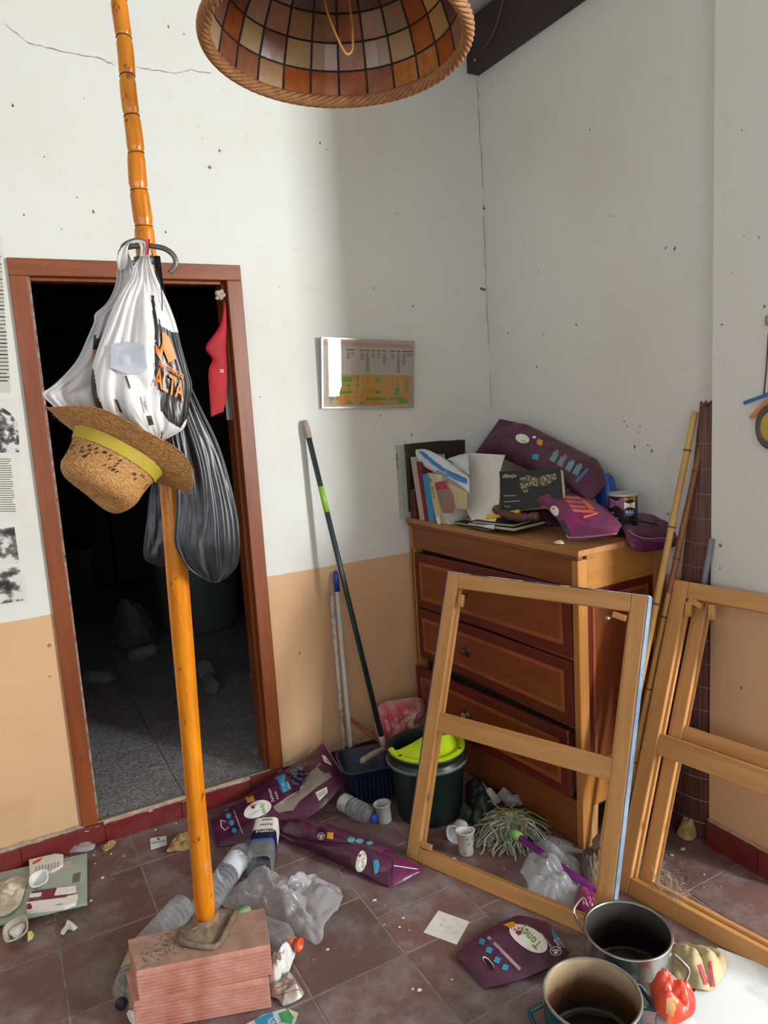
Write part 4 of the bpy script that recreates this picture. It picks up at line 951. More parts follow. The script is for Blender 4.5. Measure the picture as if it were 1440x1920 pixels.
def bottle(label, A, B, r, mat=None, capc=None, label_c=None, lab=(.35, .6), group=None, ribs=True, name='plastic_bottle', neck=.2, textb=None):
    A, B = V(A), V(B); L = (B-A).length; m = frame_mtx(A, B-A, (0, 0, 1)); root = thing(name, label, 'bottle', mtx=m, group=group)
    P = [(0, .006), (r*.5, 0), (r*.9, .004)]; z = .012; body = L*(1-neck)
    while z < body:
        k = .93+.07*abs(sin(z*pi/.026)) if ribs and not (lab and lab[0]*L < z < lab[1]*L) else 1
        P.append((r*k, z)); z += .0045
    for t in (.25, .5, .75, 1): P.append((r*(1-t)**.8+.0125*(t) if t < 1 else .0125, body+(L-.022-body)*t))
    P += [(.0125, L-.016), (.0145, L-.015), (.0125, L-.012), (.0125, L)]
    b = MB(); b.lathe(P, 28); obj('bottle_body', b, mat or CLEARP, root, world=False)
    if ribs:
        b = MB(); z = .03
        while z < body-.01:
            if not (lab and label_c and lab[0]*L < z < lab[1]*L): b.tube([(r*1.0*cos(q*pi/12), r*1.0*sin(q*pi/12), z) for q in range(25)], .0014, 5, cap=False)
            z += .020
        stuff(obj('moulded_ribs', b, film_mat('rib_plastic', 'e4e8ee', .07, .04), root, world=False))
    if capc: b = MB(); b.lathe([(.0145, L-.014), (.0155, L-.013), (.0155, L+.003), (.013, L+.005), (0, L+.005)], 20); obj('cap', b, capc, root, world=False)
    if label_c:
        z0, z1 = lab[0]*L, lab[1]*L; b = MB(); b.lathe([(r*1.012, z0), (r*1.015, z0+.002), (r*1.015, z1-.002), (r*1.012, z1)], 28); obj('label', b, label_c, root, world=False)
    return root, m
def on(x, y, z): return fl(x, y, z)
bottle('clear bottle lying at the left of the back room floor', at(160, 1270, 2, .11), at(215, 1271, 2, .11), .042, label_c=M('dim_label', '8a8a86'), lab=(.3, .8))
bottle('clear bottle lying end-on in the middle of the back room floor', at(398, 1290, 2, .11), at(380, 1240, 2, .11), .042, label_c=M('dim_label', '8a8a86'), lab=(.05, .3))
bottle('clear bottle farther back on the back room floor, near the cabinet', at(245, 1232, 2, .11), at(300, 1212, 2, .11), .042, label_c=M('dim_label', '8a8a86'), lab=(.3, .7))
b = MB(); cpos = at(478, 1272, 2, .07); b.lathe([(.075, 0), (.07, .035), (.05, .07), (.0, .085)], 24, 0, Matrix.Translation(cpos+V((.05, 0, 0)))); tag(obj('upturned_bowl', b, WHITEPL), 'pale upturned bowl on the back room floor by the right jamb', 'bowl')
pts = [at(x, y, 2, .08) for x, y in [(205, 1210), (230, 1175), (262, 1168), (300, 1190), (290, 1215), (250, 1222)]]
b = Blob(at(250, 1200, 2, .1), pts, .22, .08, 4, 5).mesh(40, 12); tag(obj('cloth_heap', b, M('dim_cloth', '6d6c6e', '4a4a4c', .9, sc=9)), 'dim heap of crumpled cloth on the back room floor behind the bottles', 'cloth')
b = MB(); q = [at(x, y, 2, .073) for x, y in [(470, 1407), (493, 1397), (498, 1405), (478, 1416)]]; b.add(q+[p+V((0, 0, .004)) for p in q], [(3, 2, 1, 0), (4, 5, 6, 7), (0, 1, 5, 4), (1, 2, 6, 5), (2, 3, 7, 6), (3, 0, 4, 7)]); tag(obj('blue_leaflet', b, M('pale_blue_paper', '7fa0b4', '93b2c0', .7)), 'small pale blue leaflet on the back room floor beside the right jamb', 'paper')
# stored things further back in the dim room
sh = thing('shelving_unit', 'dim tall shelving unit against the far wall of the back room', 'shelves', (-.2, 7.0, .07))
for x in (-.55, .15, .9): b = MB(); b.box(x, x+.03, 6.85, 7.15, .07, 2.3); obj('upright', b, M('dim_shelf_wood', '2c2b2e'), sh)
for z in (.9, 1.35, 1.8, 2.25): b = MB(); b.box(-.55, .93, 6.85, 7.15, z, z+.025); obj('shelf_board', b, M('dim_shelf_wood', '2c2b2e'), sh)
#==PART3==
def rv(ang, L): return (cos(radians(ang))*L, -sin(radians(ang))*L)
def strip(p, q, w):
    dx, dy = q[0]-p[0], q[1]-p[1]; l = sqrt(dx*dx+dy*dy); nx_, ny_ = -dy/l*w/2, dx/l*w/2
    n = 8; return [(p[0]+dx*i/n+nx_, p[1]+dy*i/n+ny_) for i in range(n+1)]+[(q[0]-dx*i/n-nx_, q[1]-dy*i/n-ny_) for i in range(n+1)]
def logo(S, root, c, a, b_, rot, heart, tang, em, txt_o, txt='Tondy'):
    r = radians(rot); bean = []
    for i in range(28):
        t = 2*pi*i/28; k = 1-.16*max(0, cos(t-1.9))**3+.10*max(0, cos(t-.4))**4+.12*max(0, cos(t-3.4))**4
        x, y = a*cos(t)*k, b_*sin(t)*k; bean.append((c[0]+x*cos(r)-y*sin(r), c[1]+x*sin(r)+y*cos(r)))
    decal_poly(S, [bean], WHITEI, root, 'printed_emblem', .0025, 5)
    s = a*.15; hh = [(heart[0]+s*x, heart[1]+s*y) for x, y in ((0, 1), (-1, 0), (-.8, -.8), (-.3, -.9), (0, -.4), (.3, -.9), (.8, -.8), (1, 0))]
    decal_poly(S, [hh]+[ell(heart[0]+s*x*1.6, heart[1]-s*1.5+abs(x)*s*.5, s*.3, s*.35) for x in (-.8, 0, .8)], REDI, root, 'printed_heart', .004, 2)
    decal_text(S, txt, txt_o, rv(tang, em), rv(tang+90, em*1.1), GREENI, root, 'lettering', .005, .012)
# ---------------------------------------------------------------- purple pet-food bags
A_ = Ruled([fl(393, 1538, .03), fl(450, 1500, .05), V(at(510, 1462, 1, 2.80)), V(at(575, 1418, 1, 2.79)), V(at(606, 1392, 1, 2.80))],
           [fl(408, 1588, .004), fl(500, 1572, .006), fl(545, 1550, .01), fl(600, 1518, .05), fl(650, 1462, .10)], .045, .012, 2, fs=7, flat=.7)
ba = thing('pet_food_bag', 'big purple pet food bag with grey dog picture slumped against the step below the doorway', 'bag', fl(520, 1570, 0), group=None)
obj('bag_body', A_.mesh(60, 36), PURPLE, ba)
z2 = lambda pts: [(360+x/4.235, 1380+y/4.235) for x, y in pts]
decal_poly(A_, [z2([(645, 560), (760, 480), (870, 420), (905, 270), (1030, 190), (1112, 325), (1000, 400), (850, 520), (805, 590), (740, 600), (690, 612), (660, 590)])], M('printed_dog_grey', '8e8078', '7d716b', .4, sc=18), ba, 'dog_picture', .003, 9)
decal_poly(A_, [z2([(760, 290), (830, 240), (890, 250), (900, 300), (850, 400), (800, 390), (790, 340)])], M('silver_blue_foil', '7f93c0', '2c3450', .12, .7, sc=60, lo=.45, hi=.55), ba, 'foil_window', .005, 5)
decal_poly(A_, [z2([(655, 330), (735, 300), (790, 420), (720, 455)])], BLUEINK, ba, 'blue_panel', .004, 5)
decal_poly(A_, [z2([(422, 487), (485, 472), (500, 515), (440, 530)])], YELI, ba, 'amber_tag', .003, 3)
decal_poly(A_, [z2(ell(x, y, 20, 22)) for x, y in ((272, 575), (290, 633), (315, 690), (335, 750))], BLUEINK, ba, 'blue_dots', .003, 2)
decal_poly(A_, [z2(strip((316, 550), (402, 775), 13))], M('pale_print', 'a8949c', rough=.5), ba, 'printed_bar', .003, 2)
decal_poly(A_, [z2(strip((228, 665), (232, 720), 6)), z2(strip((232, 720), (262, 748), 6)), z2(strip((262, 748), (292, 722), 4)), z2(strip((228, 668), (268, 680), 4))], WHITEI, ba, 'handle_outline', .003, 2)
decal_poly(A_, [z2([(1030, 150), (1060, 160), (1112, 235), (1050, 205)]), z2([(980, 450), (1070, 402), (1078, 450), (1010, 515)])], WHITEI, ba, 'barcode_panel', .004, 3)
decal_poly(A_, [z2(strip((1000+12*k, 452-6*k), (1012+12*k, 492-9*k), 4)) for k in range(5)]+[z2(strip((1048+9*k, 168+9*k), (1062+9*k, 190+7*k), 3)) for k in range(4)], DARKINK, ba, 'barcode_bars', .0055, 1)
logo(A_, ba, z2([(522, 585)])[0], 25, 16, -28, z2([(484, 566)])[0], 108, 10.5, z2([(600, 640)])[0])
decal_text(A_, 'Adult', z2([(690, 500)])[0], rv(108, 7), rv(198, 7), WHITEI, ba, 'lettering', .004)
decal_text(A_, 'Salmon', z2([(655, 520)])[0], rv(108, 9), rv(198, 9), WHITEI, ba, 'lettering', .004)
decal_text(A_, 'rico en', z2([(745, 440)])[0], rv(108, 6), rv(198, 6), WHITEI, ba, 'lettering', .0055)
decal_text(A_, 'salmon', z2([(785, 425)])[0], rv(108, 6), rv(198, 6), WHITEI, ba, 'lettering', .0055)
b = MB(); b.tube([A_.pos(.995, t/12)+A_.n*.004 for t in range(13)], .0014, 6); obj('seam_edge', b, M('pale_seam', 'b8a4b0', rough=.4), ba)

z5 = lambda pts: [(480+x/3.43, 1540+y/3.43) for x, y in pts]
bb_ = thing('pet_food_bag', 'folded purple pet food bag lying between the mop bucket and the plastic film', 'bag', fl(640, 1600, 0))
B1 = Ruled([fl(497, 1545, .03), fl(545, 1536, .06), fl(610, 1546, .07), fl(690, 1574, .06), fl(742, 1590, .05)], [fl(505, 1552, .02), fl(560, 1574, .025), fl(620, 1580, .06), fl(680, 1588, .07), fl(735, 1607, .05)], .018, .010, 6, fs=9)
obj('bag_body', B1.mesh(56, 18), PURPLE, bb_)
B2 = Ruled([fl(505, 1550, .02), fl(560, 1574, .03), fl(620, 1580, .065), fl(680, 1588, .075), fl(735, 1607, .055), ], [fl(530, 1572, .004), fl(580, 1595, .004), fl(640, 1622, .006), fl(700, 1650, .006), fl(733, 1664, .006)], .012, .014, 9, fs=9)
obj('bag_body', B2.mesh(56, 22), PURPLEG, bb_)
B3 = Ruled([fl(735, 1605, .055), fl(765, 1612, .035), fl(790, 1630, .008)], [fl(733, 1664, .006), fl(760, 1652, .008), fl(792, 1636, .004)], .010, .004, 4)
obj('bag_end', B3.mesh(20, 14), M('plum_bag_end', '6a2350', '5a1d44', .3, sc=4, spec=.6), bb_)
decal_poly(B3, [strip((738, 1623), (792, 1631), 1.6)], WHITEI, bb_, 'white_seam', .004, 2)
decal_poly(B1, [z5(ell(418, 95, 24, 24)), ], WHITEI, bb_, 'paw_badge', .003, 3); decal_poly(B1, [z5(ell(418, 95, 20, 20))], PURPLE, bb_, 'paw_badge', .0045, 3)
decal_poly(B1, [z5(ell(418, 103, 8, 8))]+[z5(ell(418+dx, 88+abs(dx)*.4, 4, 5)) for dx in (-11, -4, 4, 11)], WHITEI, bb_, 'paw_print', .006, 1)
decal_poly(B1, [z5([(458, 70), (498, 72), (496, 115), (455, 110)])], YELI, bb_, 'amber_tag', .003, 3)
decal_poly(B1, [z5(ell(612, 118, 26, 17)), z5(ell(668, 126, 26, 15)), z5(ell(730, 138, 22, 12))], M('teal_print', '4f9aa0', rough=.5), bb_, 'teal_dots', .003, 2)
decal_poly(B2, [z5([(755, 250), (785, 245), (795, 280), (785, 330), (765, 345), (757, 300)])], BLUEINK, bb_, 'blue_panel', .004, 4)
decal_poly(B2, [z5([(300, 98), (345, 102), (362, 118), (310, 108)])], WHITEI, bb_, 'white_patch', .004, 2)
logo(B2, bb_, z5([(675, 258)])[0], 19, 10.5, 98, z5([(668, 222)])[0], -82, 7.5, z5([(678, 235)])[0])

z6 = lambda pts: [(840+x/2.4, 1600+y/2.4) for x, y in pts]
bc = thing('pet_food_bag', 'dusty purple pet food bag lying flat on the floor beside the two pots', 'bag', fl(960, 1790, 0))
C_ = Ruled([fl(854, 1790, .012), fl(905, 1748, .02), fl(945, 1727, .022), fl(976, 1717, .02), fl(1025, 1728, .02)], [fl(909, 1853, .008), fl(960, 1842, .012), fl(1005, 1825, .02), fl(1040, 1808, .02), fl(1068, 1785, .02)], .028, .008, 12, fs=9, flat=.8)
obj('bag_body', C_.mesh(50, 36), PURPLED, bc)
decal_poly(C_, [z6([(250, 320), (290, 306), (323, 328), (285, 340)])], YELI, bc, 'amber_tag', .003, 3)
decal_poly(C_, [z6(rotpoly(x, y, 26, 26, 20)) for x, y in ((153, 397), (185, 435), (222, 480), (258, 513))], BLUEINK, bc, 'blue_dots', .003, 2)
decal_poly(C_, [z6(strip((180, 376), (325, 522), 15))], M('pale_print', 'a8949c'), bc, 'printed_bar', .003, 2)
decal_poly(C_, [z6(ell(182, 493, 37, 13, 50))], WHITEI, bc, 'handle_outline', .003, 3); decal_poly(C_, [z6(ell(184, 497, 35, 11, 50))], M('slot_shadow', '120a10', rough=.9), bc, 'hand_slot', .0045, 3)
decal_poly(C_, [z6([(463, 335), (540, 362), (520, 425), (478, 395)])], BLUEINK, bc, 'blue_panel', .003, 4)
decal_poly(C_, [z6(ell(485, 440, 27, 21))], WHITEI, bc, 'paw_badge', .003, 3); decal_poly(C_, [z6(ell(485, 440, 23, 18))], PURPLED, bc, 'paw_badge', .0045, 3)
decal_poly(C_, [z6(ell(485, 447, 9, 7))]+[z6(ell(485+dx, 433+abs(dx)*.3, 4, 4)) for dx in (-13, -5, 5, 13)], WHITEI, bc, 'paw_print', .006, 1)
logo(C_, bc, z6([(362, 384)])[0], 37, 21, 28, z6([(318, 357)])[0], 135, 20, z6([(424, 408)])[0])
decal_text(C_, 'carne', z6([(535, 420)])[0], rv(128, 11), rv(218, 11), WHITEI, bc, 'lettering', .0045); decal_text(C_, 'fresca', z6([(512, 424)])[0], rv(128, 9), rv(218, 9), WHITEI, bc, 'lettering', .0045)
decal_text(C_, 'receta con', z6([(470, 420)])[0], rv(128, 8), rv(218, 8), WHITEI, bc, 'lettering', .0045)

z7 = lambda pts: [(720+x/4.5, 770+y/4.5) for x, y in pts]; z8 = lambda pts: [(1000+x/4.5, 770+y/4.5) for x, y in pts]
DL = lambda x, y, lx: (lambda o, n, d: EYE+d*((o-EYE).dot(n)/d.dot(n)))(DM @ V((lx, 0, 0)), (DM.to_3x3() @ V((1, 0, 0))), ROT @ _ray(x, y))
bd = thing('pet_food_bag', 'large dusty purple bag with small bottle pictures propped against the wall on the chest', 'bag', DL(1020, 960, .3))
D_ = Ruled([DL(937, 785, .40), DL(990, 797, .41), DL(1060, 832, .41), DL(1120, 862, .40), DL(1143, 903, .36)], [DL(878, 868, .34), DL(940, 858, .32), DL(1000, 885, .28), DL(1060, 912, .24), DL(1108, 938, .22)], .055, .012, 15, fs=8, flat=.8, lin=True)
obj('bag_body', D_.mesh(56, 36), PURPLED, bd)
decal_poly(D_, [z7(ell(1168, 236, 60, 38, 15))], WHITEI, bd, 'printed_emblem', .003, 4); decal_text(D_, 'Tondy', z7([(1205, 262)])[0], rv(160, 4.5), rv(250, 5), GREENI, bd, 'lettering', .0045, .01)
decal_poly(D_, [z7(ell(1268, 224, 16, 12))], WHITEI, bd, 'paw_print', .003, 2); decal_poly(D_, [z7([(1295, 235), (1345, 250), (1330, 300), (1288, 280)])], YELI, bd, 'amber_tag', .003, 3)
decal_poly(D_, [z7([(1255, 365), (1310, 370), (1300, 420), (1245, 405)])], BLUEINK, bd, 'blue_panel', .003, 3)
decal_poly(D_, [z8(rotpoly(x, y, 52, 82, 28)) for x, y in ((175, 390), (238, 430), (306, 470), (368, 502))], M('dull_teal_print', '6f8f98', '65848e', .5, sc=30), bd, 'bottle_pictures', .003, 4)
decal_poly(D_, [z8(rotpoly(x, y, 30, 26, 28)) for x, y in ((200, 345), (268, 388), (334, 428), (396, 460))], M('dull_green_print', '6c8a80', rough=.5), bd, 'bottle_caps', .003, 2)
decal_poly(D_, [z8(strip((360, 600), (460, 490), 24))], M('dull_blue_print', '4a6a90', rough=.5), bd, 'blue_stick', .003, 3)
be = thing('pet_food_bag', 'magenta bag with orange stripes draped over the front edge of the chest top', 'bag', DL(1090, 1000, .1))
E_ = Ruled([DL(958, 946, .15), DL(1000, 924, .20), DL(1045, 921, .24), DL(1100, 934, .24), DL(1137, 954, .2), DL(1166, 984, .14)], [DL(962, 953, .13), DL(1012, 948, .12), DL(1040, 968, .07), DL(1058, 995, .01), DL(1072, 1013, -.01), DL(1156, 1003, .03)], .035, .008, 18, fs=10, flat=.7)
MAG = M('magenta_bag_foil', '84205c', '6a1a50', .28, sc=5, spec=.6, bump=.1, bs=14); obj('bag_body', E_.mesh(56, 30), MAG, be)
SAL = M('salmon_print', 'd0685c', 'c8584a', .4, sc=20)
for k in range(4):
    x0, y0 = 235+k*28, 715+k*38
    decal_poly(E_, [z8([(x0, y0), (x0+150+k*10, y0+8), (x0+185+k*10, y0+35), (x0+30, y0+28)])], SAL, be, 'salmon_stripe', .003, 3)
decal_poly(E_, [z8([(110, 690), (200, 690), (215, 712), (125, 712)]), z8([(410, 745), (470, 780), (525, 830), (480, 838), (430, 790)]), z8([(420, 890), (545, 850), (550, 870), (430, 908)])], M('bright_orange_print', 'e8623a', rough=.4), be, 'orange_flash', .0035, 3)
decal_poly(E_, [z8(ell(180, 845, 34, 46, -25))], WHITEI, be, 'printed_emblem', .003, 3); decal_poly(E_, [z8(ell(172, 826, 9, 9))], REDI, be, 'printed_heart', .0045, 2); decal_poly(E_, [z8(rotpoly(118, 850, 44, 60, 20))], YELI, be, 'amber_tag', .003, 3)
decal_poly(E_, [z8(strip((240, 930), (300, 1050), 34))], BLB, be, 'dark_print', .003, 3)
b = MB(); b.tube([E_.pos(.72+.28*t/16, .985)+E_.n*.004 for t in range(17)], .0015, 6); obj('white_seam', b, M('pale_seam', 'b8a4b0'), be)
bf = thing('pet_food_bag', 'small crumpled plum-coloured bag overhanging the right end of the chest top', 'bag', (1.95, 1.9, 1.09))
F_ = Ruled([at(1165, 972, 1, 1.92), at(1205, 963, 1, 1.93), at(1255, 970, 1, 1.9), at(1283, 984, 1, 1.86), at(1304, 998, 1, 1.84)], [at(1168, 990, 1, 1.83), at(1185, 1003, 1, 1.80), at(1215, 1010, 1, 1.79), at(1265, 1006, 1, 1.79), at(1306, 1001, 1, 1.80)], .02, .012, 21, fs=10)
obj('bag_body', F_.mesh(48, 22), M('dusty_plum_foil', '6e3650', '5c2c44', .4, sc=5, spec=.5), bf)
F2_ = Ruled([at(1166, 985, 1, 1.83), at(1185, 1003, 1, 1.795), at(1215, 1010, 1, 1.785), at(1265, 1006, 1, 1.785), at(1306, 1000, 1, 1.80)], [at(1178, 1022, 1, 1.775), at(1200, 1034, 1, 1.77), at(1240, 1031, 1, 1.765), at(1275, 1022, 1, 1.765), at(1303, 1019, 1, 1.77)], .012, .006, 23, fs=10)
obj('bag_front', F2_.mesh(40, 12), M('plum_bag_end', '6a2350'), bf)
b = MB(); b.tube([F2_.pos(.12+.88*t/20, .02)+V((0, -.004, .001)) for t in range(21)], .0015, 6); obj('white_seam', b, M('pale_seam', 'b8a4b0'), bf)

# ---------------------------------------------------------------- books and clutter on the chest
def book(label, bl, br, tl, depth, col, lx=.0, pages=None, title=None, tcol=None, wid=None, group=None):
    L, R_, Tt = DL(*bl, lx), DL(*br, lx), DL(*tl, lx)
    dz_ = 1.0905-L.z
    e1 = DM.to_3x3() @ V((1, 0, 0)); th_ = V((R_.x-L.x, R_.y-L.y, 0)); up = Tt-L
    L = V((L.x, L.y, 1.0905)); up = V((up.x, up.y, Tt.z-1.0905))
    root = thing('book', label, 'book', L, group=group)
    def bx(nm, a0, a1, d0, d1, u0, u1, mat, bev=.001):
        b = MB(); q = [L+th_*a+e1*(depth*d)+up*u for u in (u0, u1) for d in (d0, d1) for a in (a0, a1)]
        b.add(q, [(0, 1, 3, 2), (4, 6, 7, 5), (0, 4, 5, 1), (2, 3, 7, 6), (0, 2, 6, 4), (1, 5, 7, 3)]); return obj(nm, b, mat, root, bev)
    cm = M('cover_'+col, col, rough=.55)
    bx('cover', 0, 1, 0, .03, 0, 1, cm); bx('cover', 0, .08, .03, 1, 0, 1, cm); bx('cover', .92, 1, .03, 1, 0, 1, cm)
    bx('page_block', .08, .92, .03, .985, .012, .985, M('page_block', pages or 'c8bfa8', 'b8ad94', .9, sc=40))
    if title: text3(title, L+th_*.3+up*.9-e1*.0015, -up*(.10), th_*.55 if not wid else th_*wid, M('spine_ink_'+(tcol or 'x'), tcol or 'e0ddd0', rough=.7), root)
    return root
book('pale grey-green binder at the far left end of the row on the chest', (748, 967), (756, 966), (739, 835), .20, 'aab0a4', -.030, title='ARTE', tcol='50504c')
book('tall dark patterned book beside the pale binder on the chest', (757, 968), (766, 968), (757, 833), .22, '2e2824', .0, title='COCINA MODERNA', tcol='8a7a50')
book('large dark album standing behind the row of books', (766, 967), (773, 967), (764, 834), .30, '3a2226', .02)
book('dark red short hardback between the album and the pink book', (771, 970), (781, 971), (767, 918), .12, '4a1a20', .0)
book('dusty pink paperback leaning left in the row', (787, 972), (796, 972), (769, 857), .16, 'b09a94', -.005)
book('dark crimson hardback leaning in the row', (796, 972), (804, 973), (781, 866), .17, '6a1420', -.004)
book('bright blue paperback leaning in the row', (804, 975), (814, 974), (792, 889), .15, '2a86b4', -.008)
book('cream and black paperback with lettering down its spine', (818, 973), (829, 972), (800, 887), .15, 'c0b088', -.004, title='ID  FOTO', tcol='1c1c1c')
book('thin white book with dark cover leaning rightmost in the row', (830, 967), (842, 966), (815, 889), .14, 'c8c4ba', .006)
EX, EYd = DM.to_3x3() @ V((1, 0, 0)), DM.to_3x3() @ V((0, 1, 0))
def DP3(x, y, z): return DM @ V((x, y, z))
def flatbook(label, x, y, z, dx, dy, t, rot, col, name='book', cat='book'):
    m = Matrix.Translation(DP3(x, y, z)) @ Matrix.Rotation(th+radians(rot), 4, 'Z'); root = thing(name, label, cat, mtx=m)
    cm = M('cover_'+col, col, rough=.5)
    b = MB(); b.box(0, dx, 0, dy, 0, .0022); obj('cover', b, cm, root, .0006, world=False); b = MB(); b.box(0, dx, 0, dy, t-.0022, t); obj('cover', b, cm, root, .0006, world=False)
    b = MB(); b.box(.003, dx-.003, .003, dy-.003, .0022, t-.0022); obj('page_block', b, M('page_block', 'c8bfa8'), root, world=False)
    b = MB(); b.box(dx-.003, dx, 0, dy, .0022, t-.0022); obj('spine', b, cm, root, world=False); return root
flatbook('thin blue-grey magazine at the bottom of the flat pile', .02, .50, 1.0905, .20, .22, .006, -6, '7a8a94'); flatbook('black magazine second from the bottom of the flat pile', .03, .46, 1.097, .20, .24, .010, 5, '17181c')
flatbook('dark hardback with white page edge on the flat pile', .02, .34, 1.1075, .19, .24, .014, 8, '1d1c22'); flatbook('grey booklet on top of the left side of the flat pile', .04, .58, 1.1075, .15, .15, .008, -12, '8f8c88')
flatbook('black notebook topmost on the flat pile under the fig-shaped pouch', .03, .35, 1.122, .17, .20, .010, 14, '101114')
# drawing book
q = [DL(943, 958, .10), DL(1056, 947, .12), DL(1050, 879, .19), DL(936, 884, .17)]
db = thing('book', 'black book titled dibujo with a maze picture propped up on the chest', 'book', q[0])
nq = (q[1]-q[0]).cross(q[3]-q[0]).normalized(); nq = nq if nq.dot(EYE-q[0]) > 0 else -nq
b = MB(); b.add(q+[p-nq*.003 for p in q], [(0, 1, 2, 3), (7, 6, 5, 4), (0, 4, 5, 1), (1, 5, 6, 2), (2, 6, 7, 3), (3, 7, 4, 0)]); obj('cover', b, M('cover_17191c', '17191c', rough=.45), db)
b = MB(); qq = [p*.985+(sum(q, V())/4)*.015 for p in q]; b.add([p-nq*.003 for p in qq]+[p-nq*.020 for p in qq], [(0, 1, 2, 3), (7, 6, 5, 4), (0, 4, 5, 1), (1, 5, 6, 2), (2, 6, 7, 3), (3, 7, 4, 0)]); obj('page_block', b, M('page_block', 'c8bfa8'), db)
b = MB(); b.add([p-nq*.020 for p in q]+[p-nq*.023 for p in q], [(0, 1, 2, 3), (7, 6, 5, 4), (0, 4, 5, 1), (1, 5, 6, 2), (2, 6, 7, 3), (3, 7, 4, 0)]); obj('cover', b, MATS['cover_17191c'], db)
SQ = Flat(q[3], q[2]-q[3], q[0]-q[3])
decal_text(SQ, 'dibujo', (942, 896), (10.5, -.6), (0, -10.5), WHITEI, db, 'lettering', .0012)
mz = NT('maze_print'); mz.set(.6); wv = mz.n('ShaderNodeTexVoronoi'); wv.inputs['Scale'].default_value = 70; wv.feature = 'DISTANCE_TO_EDGE'; mz.l(mz.coord(), wv.inputs['Vector']); mz.col(mz.ramp(wv.outputs[0], [(.08, '3a3428'), (.16, 'a89c7c')]))
decal_poly(SQ, [[(974, 897), (990, 891), (1000, 894), (1012, 898), (1012, 922), (996, 920), (984, 925), (976, 916)], [(1013, 893), (1030, 889), (1041, 888), (1049, 898), (1049, 912), (1046, 922), (1030, 921), (1013, 924)]], mz.m, db, 'maze_picture', .003, 2)
decal_text(SQ, 'Movimiento y', (944, 931), (4.2, -.2), (0, -4.2), WHITEI, db, 'lettering', .0012); decal_poly(SQ, [strip((944, 941), (975, 939), .8)], WHITEI, db, 'rule_line', .001, 1); decal_text(SQ, 'forma', (946, 951), (4.5, -.2), (0, -4.5), WHITEI, db, 'lettering', .0012)
# white sheet, blue and white bag, papers
wsr = Ruled([DL(878, 849, .18), DL(876, 900, .15), DL(873, 950, .07), DL(890, 985, .0)], [DL(947, 853, .19), DL(938, 885, .18), DL(936, 940, .12), DL(926, 992, -.01)], .010, .006, 31, fs=8)
ws = thing('paper_sheet', 'large curled blank white sheet standing among the books on the chest', 'paper', DL(900, 985, .03)); obj('sheet', wsr.mesh(40, 20), M('blank_white_sheet', 'dcd8ce', 'd2cdc2', .7, sc=5), ws)
bw = thing('plastic_sack', 'folded white and blue printed plastic sack stuffed across the row of books', 'bag', DL(820, 900, .05))
SB = Ruled([DL(779, 843, .02), DL(800, 843, .03), DL(830, 858, .04), DL(855, 876, .05), DL(880, 896, .05)], [DL(781, 862, .01), DL(800, 878, .015), DL(830, 893, .02), DL(855, 906, .02), DL(880, 926, .02)], .02, .007, 33, fs=12)
obj('sack', SB.mesh(44, 16), M('white_sack', 'c9ccce', 'bcc0c4', .35, sc=9), bw)
decal_poly(SB, [z7([(285, 340), (330, 345), (400, 410), (500, 480), (600, 540), (700, 575), (700, 620), (600, 585), (500, 520), (390, 440), (330, 385)])], M('blue_band_ink', '2a7ab8', rough=.4), bw, 'blue_band', .003, 5)
decal_text(SB, 'onimup', z7([(545, 550)])[0], (-7.4, -3.6), (3.6, -7.4) if False else (-2.6, 6.5), M('blue_text', '3a5f94', rough=.5), bw, 'lettering', .0045, .01)
sb2 = Ruled([DL(836, 862, .08), DL(860, 853, .12), DL(878, 850, .14)], [DL(848, 880, .07), DL(862, 885, .08), DL(880, 890, .09)], .02, .008, 35, fs=12)
obj('sack_fold', sb2.mesh(20, 12), MATS['white_sack'], bw); decal_poly(sb2, [z7([(525, 400), (570, 425), (600, 480), (570, 480), (530, 430)])], MATS['blue_band_ink'], bw, 'blue_band', .003, 3)
for (A1, B1_, c, lab) in [([(815, 905), (822, 930), (830, 962)], [(838, 900), (848, 925), (850, 962)], '8f6f66', 'torn pinkish paper with a crimson top in front of the books'), ([(838, 905), (850, 930), (856, 956)], [(876, 922), (876, 940), (876, 956)], 'b8a684', 'beige envelope leaning beside the torn pinkish paper')]:
    r = Ruled([DL(*p, -.005) for p in A1], [DL(*p, .0) for p in B1_], .006, .004, 37); t = thing('paper_sheet', lab, 'paper', DL(*A1[-1], 0)); obj('sheet', r.mesh(14, 10), M('paper_'+c, c, rough=.8), t)
    if c == '8f6f66': decal_poly(r, [z7([(430, 615), (510, 590), (540, 660), (440, 672)])], REDI, t, 'crimson_top', .003, 3)
tg = thing('key_tag', 'small white plastic tag hanging over the front edge of the chest top', 'tag', DL(823, 985, -.02)); b = MB(); b.prism([(x/4.5*.0021-.22, -y/4.5*.0021) for x, y in [(435, 895), (460, 880), (485, 900), (498, 930), (490, 955), (462, 962), (440, 940), (432, 915)]], 0, .003, 0, Matrix.Translation(DL(823, 975, -.018)) @ Matrix(((0, 0, -1, 0), (-1, 0, 0, 0), (0, 1, 0, 0), (0, 0, 0, 1))) @ Matrix.Translation((.003, .430, 0))); obj('tag', b, WHITEPL, tg)
yt = thing('yellow_marker', 'yellow tube marker pointing left on the flat pile of books', 'marker', DL(930, 970, .05)); a_, c_ = DL(914, 970, .03), DL(975, 960, .10); b = MB(); b.tube([a_, c_], .0105, 16, cap=False); obj('barrel', b, M('yellow_marker', 'd8a010', rough=.35), yt)
b = MB(); b.tube([a_+(c_-a_)*.02, a_+(c_-a_)*.06], .0098, 16); obj('dark_end', b, BLACKM, yt)
bp = thing('brown_pouch', 'long brown leathery pouch lying in front of the drawing book', 'pouch', DL(960, 975, .08))
